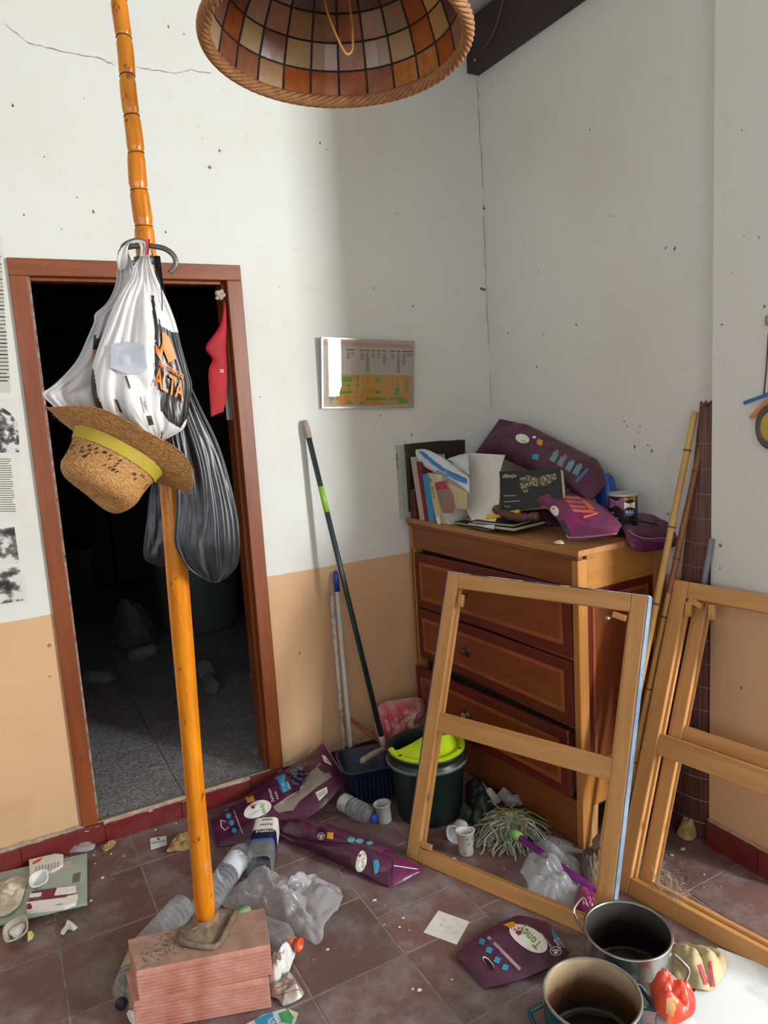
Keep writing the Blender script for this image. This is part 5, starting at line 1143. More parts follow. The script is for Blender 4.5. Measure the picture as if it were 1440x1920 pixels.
b = MB(); pts_ = [DL(928, 952, .06), DL(940, 962, .06), DL(965, 970, .07), DL(990, 970, .09), DL(1012, 968, .11)]; b.tube(smooth_pts(pts_, 6), [.012, .017, .018, .017, .018, .018]*4+[.006], 16); obj('pouch', b, M('brown_leather', '4a2c20', '5c382a', .45, sc=12), bp)
cn = at(1168, 925, 2, 1.24); cx_, cy_ = cn.x, cn.y
can = thing('paint_can', 'white-rimmed can with BULL label and the number 135 on the chest', 'can', (cx_, cy_, 1.0905))
b = MB(); b.lathe([(0, 0), (.048, 0), (.050, .003), (.050, .148)], 40, 0, Matrix.Translation((cx_, cy_, 1.0905))); obj('can_body', b, M('can_black', '17151a', rough=.35), can)
b = MB(); b.lathe([(.050, .143), (.052, .145), (.052, .151), (.047, .151), (.0465, .06), (0, .06)], 40, 0, Matrix.Translation((cx_, cy_, 1.0905))); obj('can_rim', b, M('can_rim', 'c9c5c0', 'b0aca6', .35, .3), can)
class Cyl:
    def __init__(s, c, r, z0, z1): s.c, s.r, s.z0, s.z1 = V(c), r, z0, z1; s.a = math.atan2(-c[1], -c[0])
    def pos(s, u, v): a = s.a+(u-.5)*pi; return V((s.c.x+s.r*cos(a), s.c.y+s.r*sin(a), s.z1+(s.z0-s.z1)*v))
CY = Cyl((cx_, cy_, 0), .0503, 1.0905, 1.2385)
decal_poly(CY, [z8([(640, 728), (760, 732), (758, 840), (645, 825)])], M('pink_print', 'a0648c', '5a2444', .5, sc=60), can, 'rose_picture', .0008, 5)
decal_poly(CY, [z8([(762, 735), (860, 708), (862, 762), (764, 768)])], M('mustard_print', 'b8942a', rough=.5), can, 'mustard_panel', .0008, 4); decal_text(CY, '135', z8([(790, 760)])[0], (8, -1), (0, -9), BLACKM, can, 'lettering', .0016, .02)
decal_poly(CY, [z8([(764, 772), (858, 765), (858, 825), (764, 832)])], WHITEI, can, 'white_panel', .0008, 4); decal_poly(CY, [z8(ell(822, 792, 9, 9))], YELI, can, 'small_crest', .0014, 2)
decal_poly(CY, [z8([(764, 834), (858, 826), (860, 890), (764, 900)])], M('deep_blue_ink', '1d3c8c', rough=.4), can, 'blue_panel', .0008, 4); decal_text(CY, 'BULL', z8([(778, 868)])[0], (6.6, -.6), (0, -8), WHITEI, can, 'lettering', .0016, .02); decal_text(CY, 'bronce', z8([(785, 885)])[0], (4.0, -.3), (0, -3.4), WHITEI, can, 'lettering', .0016)
decal_text(CY, 'las', z8([(655, 868)])[0], (6, .2), (0, -6), WHITEI, can, 'lettering', .0016); decal_text(CY, 'esencias', z8([(642, 905)])[0], (5, .6), (0, -5), WHITEI, can, 'lettering', .0016)
def lump(name, label, cat, c, outline, h, cr, mat, seed, n_=(0, 0, 1), fs=16, part='body', fold=(0, 30, 1, .4)):
    S = Blob(c, outline, h, cr, seed, fs, n_=n_, fold=fold); t = thing(name, label, cat, c); obj(part, S.mesh(60, 18), mat, t); return S, t
ring_ = lambda c, a, b_, rot=0, jit=.15, n=9: [V(c)+V((a*cos(t)*cos(rot)-b_*sin(t)*sin(rot), a*cos(t)*sin(rot)+b_*sin(t)*cos(rot), 0))*random.uniform(1-jit, 1+jit) for t in [2*pi*k/n for k in range(n)]]
c = DP3(.30, .22, 1.09); lump('sponge', 'beige rounded sponge tucked behind the BULL can', 'sponge', c, ring_(c, .045, .04), .12, .01, M('beige_sponge', '94846a', '7c6e58', .9, sc=30, bump=.5, bs=90), 41)
c = DP3(.36, .20, 1.09); lump('blue_packet', 'crumpled blue packet behind the sponge against the wall', 'packet', c, ring_(c, .05, .055), .19, .035, M('blue_packet', '1c4486', '26549c', .3, sc=14), 43)
c = DP3(.33, .30, 1.09); lump('grey_wad', 'crumpled dull grey paper wad behind the drawing book', 'paper', c, ring_(c, .07, .09), .12, .03, M('grey_wad', '6a665f', '8a857b', .8, sc=12), 44)
c = DP3(.30, .55, 1.09); lump('grey_wad', 'dark crumpled bag mass under the large purple bag on the chest', 'bag', c, ring_(c, .09, .16), .15, .03, PURPLEG, 45)
c = DP3(.03, .115, 1.0905); lump('tissue_wad', 'small white tissue wad at the front edge beside the magenta bag', 'tissue', c, ring_(c, .016, .020), .004, .006, PAPER, 46)
tr_ = thing('tape_roll', 'pair of off-white tape rolls lying behind the small plum bag', 'tape', at(1225, 962, 0, 2.0))
for dx in (0, .115):
    c = at(1222, 950, 2, 1.14)+V((.01, -dx*.9+.04, 0)); c.x = min(c.x, 2.07); b = MB(); b.lathe([(.030, 0), (.056, 0), (.057, .05), (.030, .052), (.030, 0)], 30, 0, Matrix.Translation((c.x, c.y, 1.092))); obj('tape_ring', b, M('offwhite_tape', 'a89c88', '988c78', .6), tr_)
cb = thing('black_cable', 'loose black cable loop behind the small plum bag', 'cable', DP3(.3, .08, 1.09)); b = MB(); b.tube(smooth_pts([DP3(.22, .2, 1.10), DP3(.20, .14, 1.15), DP3(.22, .10, 1.165), DP3(.27, .04, 1.155), DP3(.33, .0, 1.14), DP3(.40, -.0, 1.12)], 6), .003, 8); obj('cable', b, BLACKM, cb)
#==PART4==
# ---------------------------------------------------------------- mop bucket with wringer
bkc = V((1.365, 2.325, 0))
fdir = V((bkc.x, bkc.y, 0)).normalized(); rdir = V((fdir.y, -fdir.x, 0))
BKM = Matrix((rdir, fdir, V((0, 0, 1)))).transposed().to_4x4(); BKM.translation = bkc; BKM = BKM @ Matrix.Diagonal((.97, .97, .97, 1))
bk = thing('mop_bucket', 'dark green-black mop bucket with a fluorescent yellow wringer beside the chest', 'bucket', mtx=BKM)
DKG = M('dark_green_plastic', '12221f', '1b2c29', .35, sc=8, spec=.5); LIME = M('fluorescent_plastic', 'b8d414', 'c4dc20', .35, sc=5); LIMED = M('grubby_fluorescent', '9fae2c', '8c9a34', .5, sc=12)
b = MB(); b.lathe([(0, .004), (.122, .004), (.126, 0), (.130, .004), (.150, .225), (.157, .232), (.163, .240), (.163, .252), (.157, .255), (.158, .278), (.163, .280), (.163, .286), (.155, .287), (.150, .28), (.146, .23), (.124, .012), (0, .010)], 56); obj('bucket_body', b, DKG, bk, world=False)
b = MB(); b.lathe([(.158, .232), (.166, .236), (.166, .246), (.160, .250)], 56, a0=radians(180), a1=radians(375)); obj('carry_handle', b, M('greyish_plastic', '4c5656', '6c7472', .4, sc=12), bk, world=False)
CC = V((.062, .020, 0)); CR = .050
def wr(u, v):
    a = radians(192+248*u); o = V((.156*cos(a), .156*sin(a), .292)); c = CC+V((CR*cos(a), CR*sin(a), .338)); 
    w0 = .0+.30; w = min(1, sin(min(u, 1-u)*pi*1.0+.02)*1.6)
    i_ = o*.80+V((0, 0, .292*.20)) if True else o
    if v < .25: p = o*(1-v/.25)+V((.135*cos(a), .135*sin(a), .294))*(v/.25); p.z += .004*sin(v/.25*pi); return p
    if v < .4: t = (v-.25)/.15; return V((.135*cos(a), .135*sin(a), .294))*(1-t)+V((.128*cos(a), .128*sin(a), .280))*t
    t = (v-.4)/.6; e = V((.128*cos(a), .128*sin(a), .280)); c2 = CC+V((CR*cos(a), CR*sin(a), .334)); p = e*(1-t)+c2*t; p.z = .280+.054*(t**1.4); return p
b = MB(); b.grid(wr, 60, 16); b.grid(lambda u, v: V((.157*cos(radians(192+248*u)), .157*sin(radians(192+248*u)), .292-.020*v)), 60, 2); obj('wringer_collar', b, LIME, bk, world=False)
b = MB(); b.lathe([(CR, .334), (CR-.002, .337), (CR-.005, .334), (CR-.010, .26), (CR-.020, .215), (CR-.016, .213), (CR-.006, .26), (CR, .30), (CR, .334)], 40, 0, Matrix.Translation(CC)); obj('wringer_cup', b, LIME, bk, world=False)
b = MB()
for k in range(10):
    a = 2*pi*k/10; c = CC+V(((CR-.0105)*cos(a), (CR-.0105)*sin(a), .262)); t = V((-sin(a), cos(a), 0)); b.add([c-t*.006-V((0, 0, .03)), c+t*.006-V((0, 0, .03)), c+t*.006+V((0, 0, .022)), c-t*.006+V((0, 0, .022))], [(0, 1, 2, 3)])
b.lathe([(0, .222), (CR-.019, .222)], 24, 0, Matrix.Translation(CC)); obj('wringer_slots', b, M('slot_shadow', '120a10'), bk, world=False)
b = MB()
for a in (225, 262, 335):
    c = V((.1462*cos(radians(a)), .1462*sin(radians(a)), .2975)); b.lathe([(0, .0006), (.007, .0006)], 10, 0, Matrix.Translation(c))
obj('clip_holes', b, MATS['slot_shadow'], bk, world=False)
# ---------------------------------------------------------------- dustpan tub with its white pole, and a loose white pole
pc = fl(688, 1425, .17); pc.z = 0
pd = V((pc.x, pc.y, 0)).normalized(); pr_ = V((pd.y, -pd.x, 0)); PM = Matrix((pr_, pd, V((0, 0, 1)))).transposed().to_4x4(); PM.translation = pc+pd*.03
PM = PM @ Matrix.Rotation(radians(12), 4, 'Z')
pan = thing('dustpan', 'navy blue deep dustpan tub with a white upright pole, left of the bucket', 'dustpan', mtx=PM)
def rr(a, w, d, r):
    n = 6; x, y = w/2*cos(a), d/2*sin(a); k = (abs(cos(a))**n+abs(sin(a))**n)**(-1/n); return V((w/2*cos(a)*k, d/2*sin(a)*k, 0))
def panw(rings, seg=56):
    b = MB(); b.grid(lambda u, v: (lambda i: rr(2*pi*u, rings[i][0], rings[i][1], 0)+V((0, 0, rings[i][2])))(int(round(v*(len(rings)-1)))), seg, len(rings)-1, closed=True); return b
obj('tub', panw([(.001, .001, .004), (.17, .15, .003), (.185, .165, .01), (.225, .205, .155), (.24, .22, .158), (.24, .22, .165), (.218, .198, .165), (.178, .158, .014), (.001, .001, .012)]), M('navy_plastic', '161d38', '1d2747', .35, sc=8), pan, world=False)
b = MB()
for k in range(9): x = -.07+k*.0175; b.box(x-.002, x+.002, -.104, -.094, .03, .13)
stuff(obj('ribs', b, M('navy_plastic', '161d38'), pan, world=False))
pa, pz = at(658, 1398, 1, 2.70), at(632, 1105, 1, 2.825); b = MB(); b.tube([pa-V((0, 0, .10)), pz], .0105, 14); obj('pole', b, M('white_painted_pole', 'c4c0b8', 'b2ada4', .4, sc=12), pan)
b = MB(); dd = (pz-pa).normalized(); b.tube([pz-dd*.01, pz+dd*.06, pz+dd*.075, pz+dd*.082], [.0125, .0125, .009, .003], 14); obj('pole_cap', b, M('blue_cap', '1b3c9c', rough=.35), pan)
wpole = thing('white_pole', 'loose chipped white pole without a cap leaning beside the dustpan pole', 'pole', at(645, 1400, 1, 2.72)-V((0, 0, .1)))
pa2, pz2 = at(647, 1402, 1, 2.74), at(621, 1108, 1, 2.835); b = MB(); b.tube([pa2-V((0, 0, .12)), pz2], .0095, 14); obj('pole', b, M('chipped_white', 'b9b3a8', '8c857a', .6, sc=40, lo=.5, hi=.6), wpole)
# broom leaning in the corner
bro = thing('broom', 'long dark green broom handle with a lime band leaning on the back wall', 'broom', at(718, 1392, 2, .17))
h0_, h1b = at(718, 1392, 2, .18), at(574, 800, 1, WY-.022); b = MB(); b.tube([h0_, h1b], .0115, 18); obj('handle', b, M('dark_green_tube', '1d2e30', '24383a', .3, sc=9), bro)
d_ = (h1b-h0_); b = MB(); b.tube([h0_+d_*.735, h0_+d_*.815], .0121, 18); obj('lime_band', b, M('lime_band', '86b42c', rough=.4), bro)
b = MB(); b.tube([h1b-d_*.035, h1b-d_*.004, h1b+d_*.015, h1b+d_*.020], [.0135, .014, .012, .007], 16); obj('grip_end', b, M('grey_grip', 'a89c90', '8a7e72', .6), bro)
dn_ = d_.normalized()
b = MB()
for t in (.965, .975, .985): c = h0_+d_*t; b.tube([c, c+dn_*.004], .0152, 16)
stuff(obj('grip_ridges', b, M('grey_grip', 'a89c90'), bro))
b = MB(); b.tube([h0_-dn_*.02, h0_+dn_*.03], .014, 16); so = h0_-dn_*.03; e_ = at(678, 1427, 2, .17); b.tube(smooth_pts([so+V((0, 0, .005)), (so+e_)/2+V((0, 0, .004)), e_], 6), [.011]*4+[.013]*8+[.010], 12); obj('beige_socket', b, M('beige_plastic', 'b8a894', 'a08f7c', .55, sc=14), bro)
# ---------------------------------------------------------------- pink rag, orange stick, corner clutter
def W1p(x, y, Y): return at(x, y, 1, Y)
po = [W1p(x, y, 2.74) for x, y in [(700, 1345), (712, 1320), (745, 1310), (788, 1307), (796, 1330), (800, 1362), (790, 1390), (750, 1402), (716, 1398), (704, 1370)]]
PK = M('pink_and_white_cloth', 'c4505c', 'c8a09a', .7, sc=9, lo=.42, hi=.55)
S, t = lump('pink_plastic_bag', 'crumpled pink and white printed bag in the corner behind the bucket', 'bag', W1p(748, 1358, 2.72), po, .05, .05, PK, 51, n_=(-.3, -.9, .2), fs=11, fold=(.03, 40, 1, .2))
decal_poly(S, [], PK, t) if False else None
st = thing('orange_stick', 'orange wooden stick leaning in the corner behind the broom', 'stick', W1p(720, 1395, 2.70)); b = MB(); b.tube([W1p(656, 1349, 2.82), W1p(722, 1398, 2.70)], .008, 8); obj('stick', b, M('orange_wood', '9c5a24', '8a4a1c', .6), st)
# ---------------------------------------------------------------- yoghurt cups and lying bottle
def cup(name, label, cat, base, top, r0, r1, mat, sq=False, crushed=False, inner=None):
    base, top = V(base), V(top); L = (top-base).length; m = frame_mtx(base, top-base, (0, 0, 1) if abs((top-base).normalized().z) < .9 else (1, 0, 0)); t = thing(name, label, cat, mtx=m)
    rad = (lambda a, z: (1+(.13*(1-abs(sin(2*a)))**2*0+.11*abs(sin(2*a))**3 if sq else 0))*(1-(.35*max(0, cos(a-1))**3*(z/L) if crushed else 0)))
    b = MB(); b.lathe([(0, 0), (r0*.9, 0), (r0, .003), (r1, L-.002), (r1+.005, L-.001), (r1+.005, L+.001), (r1-.001, L+.001), (r0-.001, .006), (0, .005)], 32, 0, None, rad=rad); obj('cup_body', b, mat, t, world=False)
    return t, m, L
zc = lambda x, y: (840+x/6.545, 1440+y/6.545)
cb_, ct_ = fl(*zc(150, 620), .055), fl(*zc(75, 735), .03)
ct, cm_, cl = cup('yoghurt_cup', 'white square-rimmed yoghurt cup on its side, opening towards the camera, beside the bucket', 'cup', fl(866, 1548, .035), fl(850, 1556, .035)+V((-.012, -.03, .0)), .026, .031, WHITEPL, sq=True)
b = MB(); b.lathe([(.0275, .018), (.0285, .030)], 24, a0=radians(20), a1=radians(100)); obj('red_green_print', b, M('fruit_print', '9c4a5a', '5a8a5a', .5, sc=50), ct, world=False)
ct, cm_, cl = cup('paper_cup', 'crushed white paper cup with blue flowers standing next to the yoghurt cup', 'cup', fl(874, 1600, 0), fl(874, 1600, 0)+V((.002, .004, .088)), .026, .031, M('paper_cup', 'd2cec6', 'bcb6ac', .6, sc=20), crushed=True)
b = MB()
for a, z in ((-100, .05), (-70, .066), (-130, .02), (-60, .035), (-110, .07)): a = radians(a)+math.atan2(0, 1); q_ = V((.030*cos(a), .030*sin(a), z)); b.lathe([(0, 0), (.004, .0), (0, .001)], 8, 0, frame_mtx(q_, (cos(a), sin(a), 0), (0, 0, 1)))
obj('blue_flowers', b, M('flower_blue', '5a86b0', rough=.6), ct, world=False)
ct, cm_, cl = cup('yoghurt_pot', 'small dusty white printed pot standing in front of the dustpan', 'cup', fl(722, 1540, 0), fl(722, 1540, 0)+V((-.006, .006, .075)), .027, .031, M('dusty_white_pot', 'b8b2a4', '9aa0a4', .6, sc=30))
bottle('clear bottle with a white label lying in front of the dustpan', fl(640, 1502, .04), fl(703, 1535, .03), .036, label_c=M('dusty_label', 'b9b6ac', '8b93a8', .5, sc=60, lo=.5, hi=.6), lab=(.06, .30), capc=M('blue_cap', '1b3c9c'))
# mop with grey strings and purple handle
mc = fl(955, 1562, .0)
mp = thing('mop', 'grey-green string mop lying on the floor with a purple handle running under the frame', 'mop', mc)
b = MB(); b2 = MB(); random.seed(11)
for i in range(300):
    a = random.uniform(0, 2*pi); L = random.uniform(.07, .125)*(1.15 if sin(a+.9) < 0 else 1); o = mc+V((random.gauss(0, .022), random.gauss(0, .022), .045+random.uniform(-.015, .018)))
    d = V((cos(a), sin(a), 0)); n = V((-sin(a), cos(a), 0)); P = []; ph = random.random()*6; w = random.uniform(.006, .016); hh = random.uniform(.02, .05)
    cv = random.uniform(-.05, .05)
    for k in range(11):
        t = k/10; p = o+d*(L*t)+n*(w*sin(ph+t*9)+cv*t*t); p.z = max(.004+random.uniform(0, .002), o.z*(1-t**1.5)+hh*sin(t*pi)*.7*(1-t)+.004); P.append(p)
    (b2 if (cos(a-.9) > .1 and random.random() < .8) else b).tube(P, random.uniform(.0026, .0036), 5)
stuff(obj('mop_strings', b, M('grey_mop_string', 'a4a592', '7c7e70', .95, sc=60, bump=.5, bs=300), mp)); stuff(obj('mop_strings', b2, M('yellowed_mop_string', '9c9160', '7a7248', .95, sc=60), mp))
mh0, mh1 = fl(968, 1566, .070), fl(1268, 1777, .022); md = (mh1-mh0).normalized()
b = MB(); b.tube([mh0-md*.025, mh0+md*.02], .017, 16); b.lathe([(.03, 0), (.026, .02), (.014, .03), (0, .03)], 20, 0, Matrix.Translation(mc+V((0, 0, .04)))); obj('mop_collar', b, M('green_mop_collar', '7fae5a', '6a9448', .5), mp)
b = MB(); b.tube([mh0, mh1], .0118, 18); obj('handle', b, M('purple_handle', '8c2f92', '76267e', .4, sc=10), mp)
# grey-white cloths and green scrap behind the mop
zc6 = lambda x, y, z: fl(840+x/6.545, 1440+y/6.545, z)
for seed, outline, cen, hh, lab, nm, cc in [(61, [(420, 170), (470, 240), (560, 345), (650, 405), (560, 470), (480, 498), (400, 480), (395, 420), (430, 320)], (490, 400), .05, 'pale folded cloth scrap with a pointed tip behind the mop', 'cloth', 'b8aca0'),
                              (62, [(600, 350), (690, 245), (760, 330), (860, 385), (930, 420), (900, 470), (740, 470), (650, 400)], (730, 400), .06, 'second pale crumpled cloth nearer the chest behind the mop', 'cloth', '8f8682')]:
    S, t = lump(nm+'_scrap', lab, cat='cloth', c=zc6(*cen, .03), outline=[zc6(x, y, .02+.06*max(0, (400-y)/250)) for x, y in outline], h=.02, cr=.02, mat=M('scrap_'+cc, cc, rough=.85, bump=.3), seed=seed, fs=16)
S, t = lump('green_scrap', 'dull green plastic scrap leaning on the bucket behind the yoghurt cup', 'plastic', zc6(235, 530, .04), [zc6(x, y, z) for x, y, z in [(205, 430, .09), (290, 520, .06), (300, 560, .04), (240, 650, .01), (160, 560, .02), (155, 500, .05)]], .008, .008, M('dull_green_plastic', '3c5a48', '2e4a3c', .4), 63)
S, t = lump('dark_bag', 'dark crumpled bag in the shadow between the bucket and the chest', 'bag', fl(895, 1510, .02), [fl(x, y, 0) for x, y in [(872, 1480), (900, 1470), (925, 1490), (930, 1530), (905, 1560), (880, 1550)]], .05, .03, M('dark_bag_plastic', '1c2420', '2a302c', .5), 64)

# ---------------------------------------------------------------- clear film bag behind the window frame, with debris
S, t = lump('clear_bag', 'clear plastic bag lying inside the big window frame beside the purple mop handle', 'bag', fl(1025, 1650, .03), [fl(x, y, .004) for x, y in [(974, 1638), (995, 1600), (1012, 1580), (1040, 1590), (1085, 1620), (1098, 1660), (1090, 1690), (1070, 1712), (1040, 1712), (1010, 1698), (985, 1685), (990, 1665)]], .018, .03, FILM, 71, fs=13, fold=(.02, 50, 1, .5))
bottle('crushed clear bottle beside the foot of the chest', fl(1070, 1600, .035), fl(1015, 1580, .035), .034, label_c=None)
S, t = lump('magenta_scrap', 'magenta plastic scrap showing behind the steel pot handle', 'plastic', fl(1095, 1705, .02), [fl(x, y, .004) for x, y in [(1078, 1680), (1110, 1672), (1150, 1690), (1135, 1720), (1095, 1728), (1078, 1712)]], .04, .02, MAG, 72)
S, t = lump('debris_heap', 'heap of yellowish fluff and scraps at the foot of the chest', 'debris', fl(1108, 1640, .03), [fl(x, y, .003) for x, y in [(1085, 1640), (1092, 1612), (1112, 1600), (1130, 1620), (1138, 1655), (1120, 1675), (1095, 1668)]], .04, .04, M('mixed_debris', '7a684e', '4c4a52', .9, sc=30, bump=.6), 73, fs=30)

# ---------------------------------------------------------------- pots
def pot(name, label, c, r, h, wall, inner, burn, rimm, seed):
    t = thing(name, label, 'pot', c)
    T_ = Matrix.Translation(c); b = MB(); b.lathe([(0, 0), (r*.93, 0), (r*.98, .006), (r*1.0, h*.55), (r*1.012, h*.57), (r, h*.59), (r, h-.006)], 56, 0, T_); obj('pot_wall', b, wall, t)
    b = MB(); b.lathe([(r, h-.006), (r+.004, h-.003), (r+.004, h), (r-.002, h+.001), (r-.004, h-.004)], 56, 0, T_); obj('rim', b, rimm, t)
    b = MB(); b.lathe([(r-.004, h-.002), (r-.004, h*.3), (r-.006, .012), (r-.014, .006), (0, .006)], 56, 0, T_); obj('pot_inside', b, inner, t)
    b = MB(); b.lathe([(r*.80, .0085), (r*.78, .011), (r*.4, .0095), (0, .0095)], 56, 0, T_, rad=lambda a, z: 1+.05*sin(3*a+seed)+.04*sin(7*a)); obj('burnt_base', b, burn, t)
    return t
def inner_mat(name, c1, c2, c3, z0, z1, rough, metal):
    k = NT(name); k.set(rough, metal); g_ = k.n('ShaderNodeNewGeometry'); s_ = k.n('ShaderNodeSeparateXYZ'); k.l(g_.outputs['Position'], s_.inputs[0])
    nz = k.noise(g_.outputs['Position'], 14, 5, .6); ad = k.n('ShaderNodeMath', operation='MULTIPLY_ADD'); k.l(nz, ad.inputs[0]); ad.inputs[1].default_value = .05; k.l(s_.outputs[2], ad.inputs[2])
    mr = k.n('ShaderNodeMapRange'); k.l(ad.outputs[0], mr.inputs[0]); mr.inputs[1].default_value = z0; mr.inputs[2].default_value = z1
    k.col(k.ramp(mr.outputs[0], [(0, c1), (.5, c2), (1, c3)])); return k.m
pc1, pc2 = fl(1177, 1742, .150), fl(1110, 1862, .150); pc1.z = pc2.z = 0.0
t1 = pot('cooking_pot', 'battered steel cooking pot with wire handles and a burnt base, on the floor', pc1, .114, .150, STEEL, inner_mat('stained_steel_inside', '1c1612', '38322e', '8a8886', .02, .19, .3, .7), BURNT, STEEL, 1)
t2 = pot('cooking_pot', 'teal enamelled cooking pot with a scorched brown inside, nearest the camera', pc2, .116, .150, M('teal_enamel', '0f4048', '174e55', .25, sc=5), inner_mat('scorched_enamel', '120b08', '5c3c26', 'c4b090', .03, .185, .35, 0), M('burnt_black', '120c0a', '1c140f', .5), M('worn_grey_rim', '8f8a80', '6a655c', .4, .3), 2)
def wire(root, c, r, h, ang, out, half, z0, z1, rad, mat, nm='handle'):
    a = radians(ang); d = V((cos(a), sin(a), 0)); s = V((-sin(a), cos(a), 0)); P = [c+d*(r*.99)-s*half+V((0, 0, z0)), c+d*(r+out*.6)-s*half+V((0, 0, (z0+z1)/2)), c+d*(r+out)-s*half*.85+V((0, 0, z1)), c+d*(r+out)+s*half*.85+V((0, 0, z1)), c+d*(r+out*.6)+s*half+V((0, 0, (z0+z1)/2)), c+d*(r*.99)+s*half+V((0, 0, z0))]
    b = MB(); b.tube(smooth_pts(P, 6), rad, 10); obj(nm, b, mat, root)
# handle directions taken in plan: away to the left-back, and towards the camera right
wire(t1, pc1, .114, .15, 112, .030, .034, .115, .165, .0042, STEEL); wire(t1, pc1, .114, .15, 112+180, .040, .034, .105, .075, .0042, STEEL)
wire(t2, pc2, .116, .15, 163, .035, .036, .115, .10, .0065, MATS['teal_enamel']); wire(t2, pc2, .116, .15, -17, .035, .036, .115, .10, .0065, MATS['teal_enamel'])
bo = thing('foam_board', 'stained white foam board lying on the floor at the lower right corner', 'board', fl(1380, 1850, 0))
b = MB(); q_ = [fl(x, y, .012) for x, y in [(1345, 1776), (1290, 1880), (1262, 1945), (1560, 2000), (1560, 1850), (1440, 1812)]]; b.add([V((p.x, p.y, .001)) for p in q_]+[V((p.x, p.y, .013)) for p in q_], [tuple(range(5, -1, -1)), tuple(range(6, 12))]+[(i, (i+1) % 6, 6+(i+1) % 6, 6+i) for i in range(6)]); obj('board', b, M('stained_white_board', 'dde2e6', '9aa2a8', .6, sc=9, lo=.55, hi=.85), bo, .002)
RAG = NT('beige_oven_cloth'); RAG.set(.9); RAG.col(RAG.ramp(RAG.noise(RAG.coord(), 9, 4), [(.35, 'ae9c74'), (.65, 'c4b48c')])); RAG.bump(RAG.noise(RAG.coord(), 130, 2), .4, .002)
rp = [(1254, 1800), (1262, 1776), (1282, 1770), (1300, 1780), (1330, 1782), (1362, 1800), (1358, 1830), (1338, 1858), (1312, 1862), (1285, 1850), (1262, 1838)]
S, t = lump('oven_cloth', 'crumpled beige oven cloth with two red stripes between the steel pot and the board', 'cloth', fl(1308, 1822, .02), [fl(x, y, .012) for x, y in rp], .015, .016, RAG.m, 83, fs=12, fold=(.028, 62, 1, -.35))
decal_poly(S, [strip((1312, 1808), (1325, 1846), 7), strip((1330, 1802), (1338, 1850), 7)], M('red_stripe', 'b04450', rough=.85), t, 'red_stripe', .003, 3)
jar = thing('white_jar', 'white jar covered by a crumpled orange and red plastic bag at the lower right', 'jar', fl(1268, 1950, 0)); jc = fl(1268, 1915, .09); b = MB(); b.lathe([(0, .0), (.046, 0), (.048, .004), (.048, .085), (.044, .09), (0, .09)], 36, 0, Matrix.Translation((jc.x, jc.y, 0))); obj('jar_body', b, WHITEPL, jar)
ob = [(1218, 1850), (1240, 1842), (1255, 1853), (1285, 1862), (1302, 1874), (1304, 1898), (1290, 1915), (1258, 1925), (1232, 1905), (1222, 1880)]
S, t = lump('orange_bag', 'crumpled translucent orange and red plastic bag on top of the white jar', 'bag', fl(1262, 1882, .10), [fl(x, y, .10) for x, y in ob], .03, .03, M('orange_red_film', 'e05a2a', 'd8303a', .3, sc=12, spec=.7), 85, fs=16, fold=(.018, 80, 1, .6))
decal_poly(S, [[(1250, 1872), (1262, 1868), (1268, 1890), (1262, 1908), (1248, 1900)]], M('peach_film', 'e8a868', rough=.3), t, 'pale_patch', .002, 3)

# ---------------------------------------------------------------- plastic film, bottles and litter around the brick plinth
zf = lambda x, y, z=.004: fl(200+x/3, 1600+y/3, z)
fo = [(600, 280), (730, 190), (800, 140), (870, 75), (930, 110), (1010, 150), (1130, 195), (1165, 130), (1200, 150), (1290, 190), (1330, 260), (1270, 370), (1225, 430), (1215, 500), (1160, 512), (1040, 450), (990, 400), (880, 350), (800, 330), (700, 320)]
SF = Blob(zf(960, 290, .02), [zf(x, y, .004+(.03 if (x, y) in ((870, 75), (1165, 130), (1200, 150)) else 0)) for x, y in fo], .022, .045, 91, fs=11)
t = thing('plastic_film', 'large crumpled sheet of clear plastic film spread to the right of the brick plinth', 'plastic film', zf(960, 290, 0)); obj('film', SF.mesh(110, 34, bottom=False), FILM, t)
bottle('clear bottle with a white label lying behind the orange post', fl(375, 1712, .04), fl(468, 1580, .045), .041, label_c=M('white_blue_label', 'c8ccd4', '5a74ac', .4, sc=30, lo=.55, hi=.62), lab=(.52, .72), neck=.18)
bottle('empty ribbed clear bottle lying left of the post behind the plinth', fl(262, 1790, .045), fl(352, 1690, .045), .043, label_c=None, neck=.10)
bottle('clear bottle with a dark blue cap lying against the left side of the plinth', fl(272, 1770, .04), fl(226, 1885, .03), .040, capc=M('dark_blue_cap', '1c2438', rough=.4), label_c=M('cream_label', '8f8560', 'b4ac98', .6, sc=20), lab=(.30, .55))
rb, rm = bottle('clear bottle with an orange neck ring poking out from under the film', zf(830, 420, .045), zf(1085, 515, .04), .042, label_c=None, neck=.35, ribs=False)
b = MB(); L_ = (zf(1085, 515, .04)-zf(830, 420, .045)).length; b.lathe([(.0135, L_-.030), (.017, L_-.028), (.017, L_-.022), (.0135, L_-.020)], 24); b.lathe([(.012, L_-.008), (.0185, L_-.006), (.0185, L_+.004), (.015, L_+.005), (.0145, L_-.004), (0, L_-.005)], 24); obj('orange_neck_ring', b, M('bright_orange_plastic', 'e0521c', rough=.35), rb, world=False)
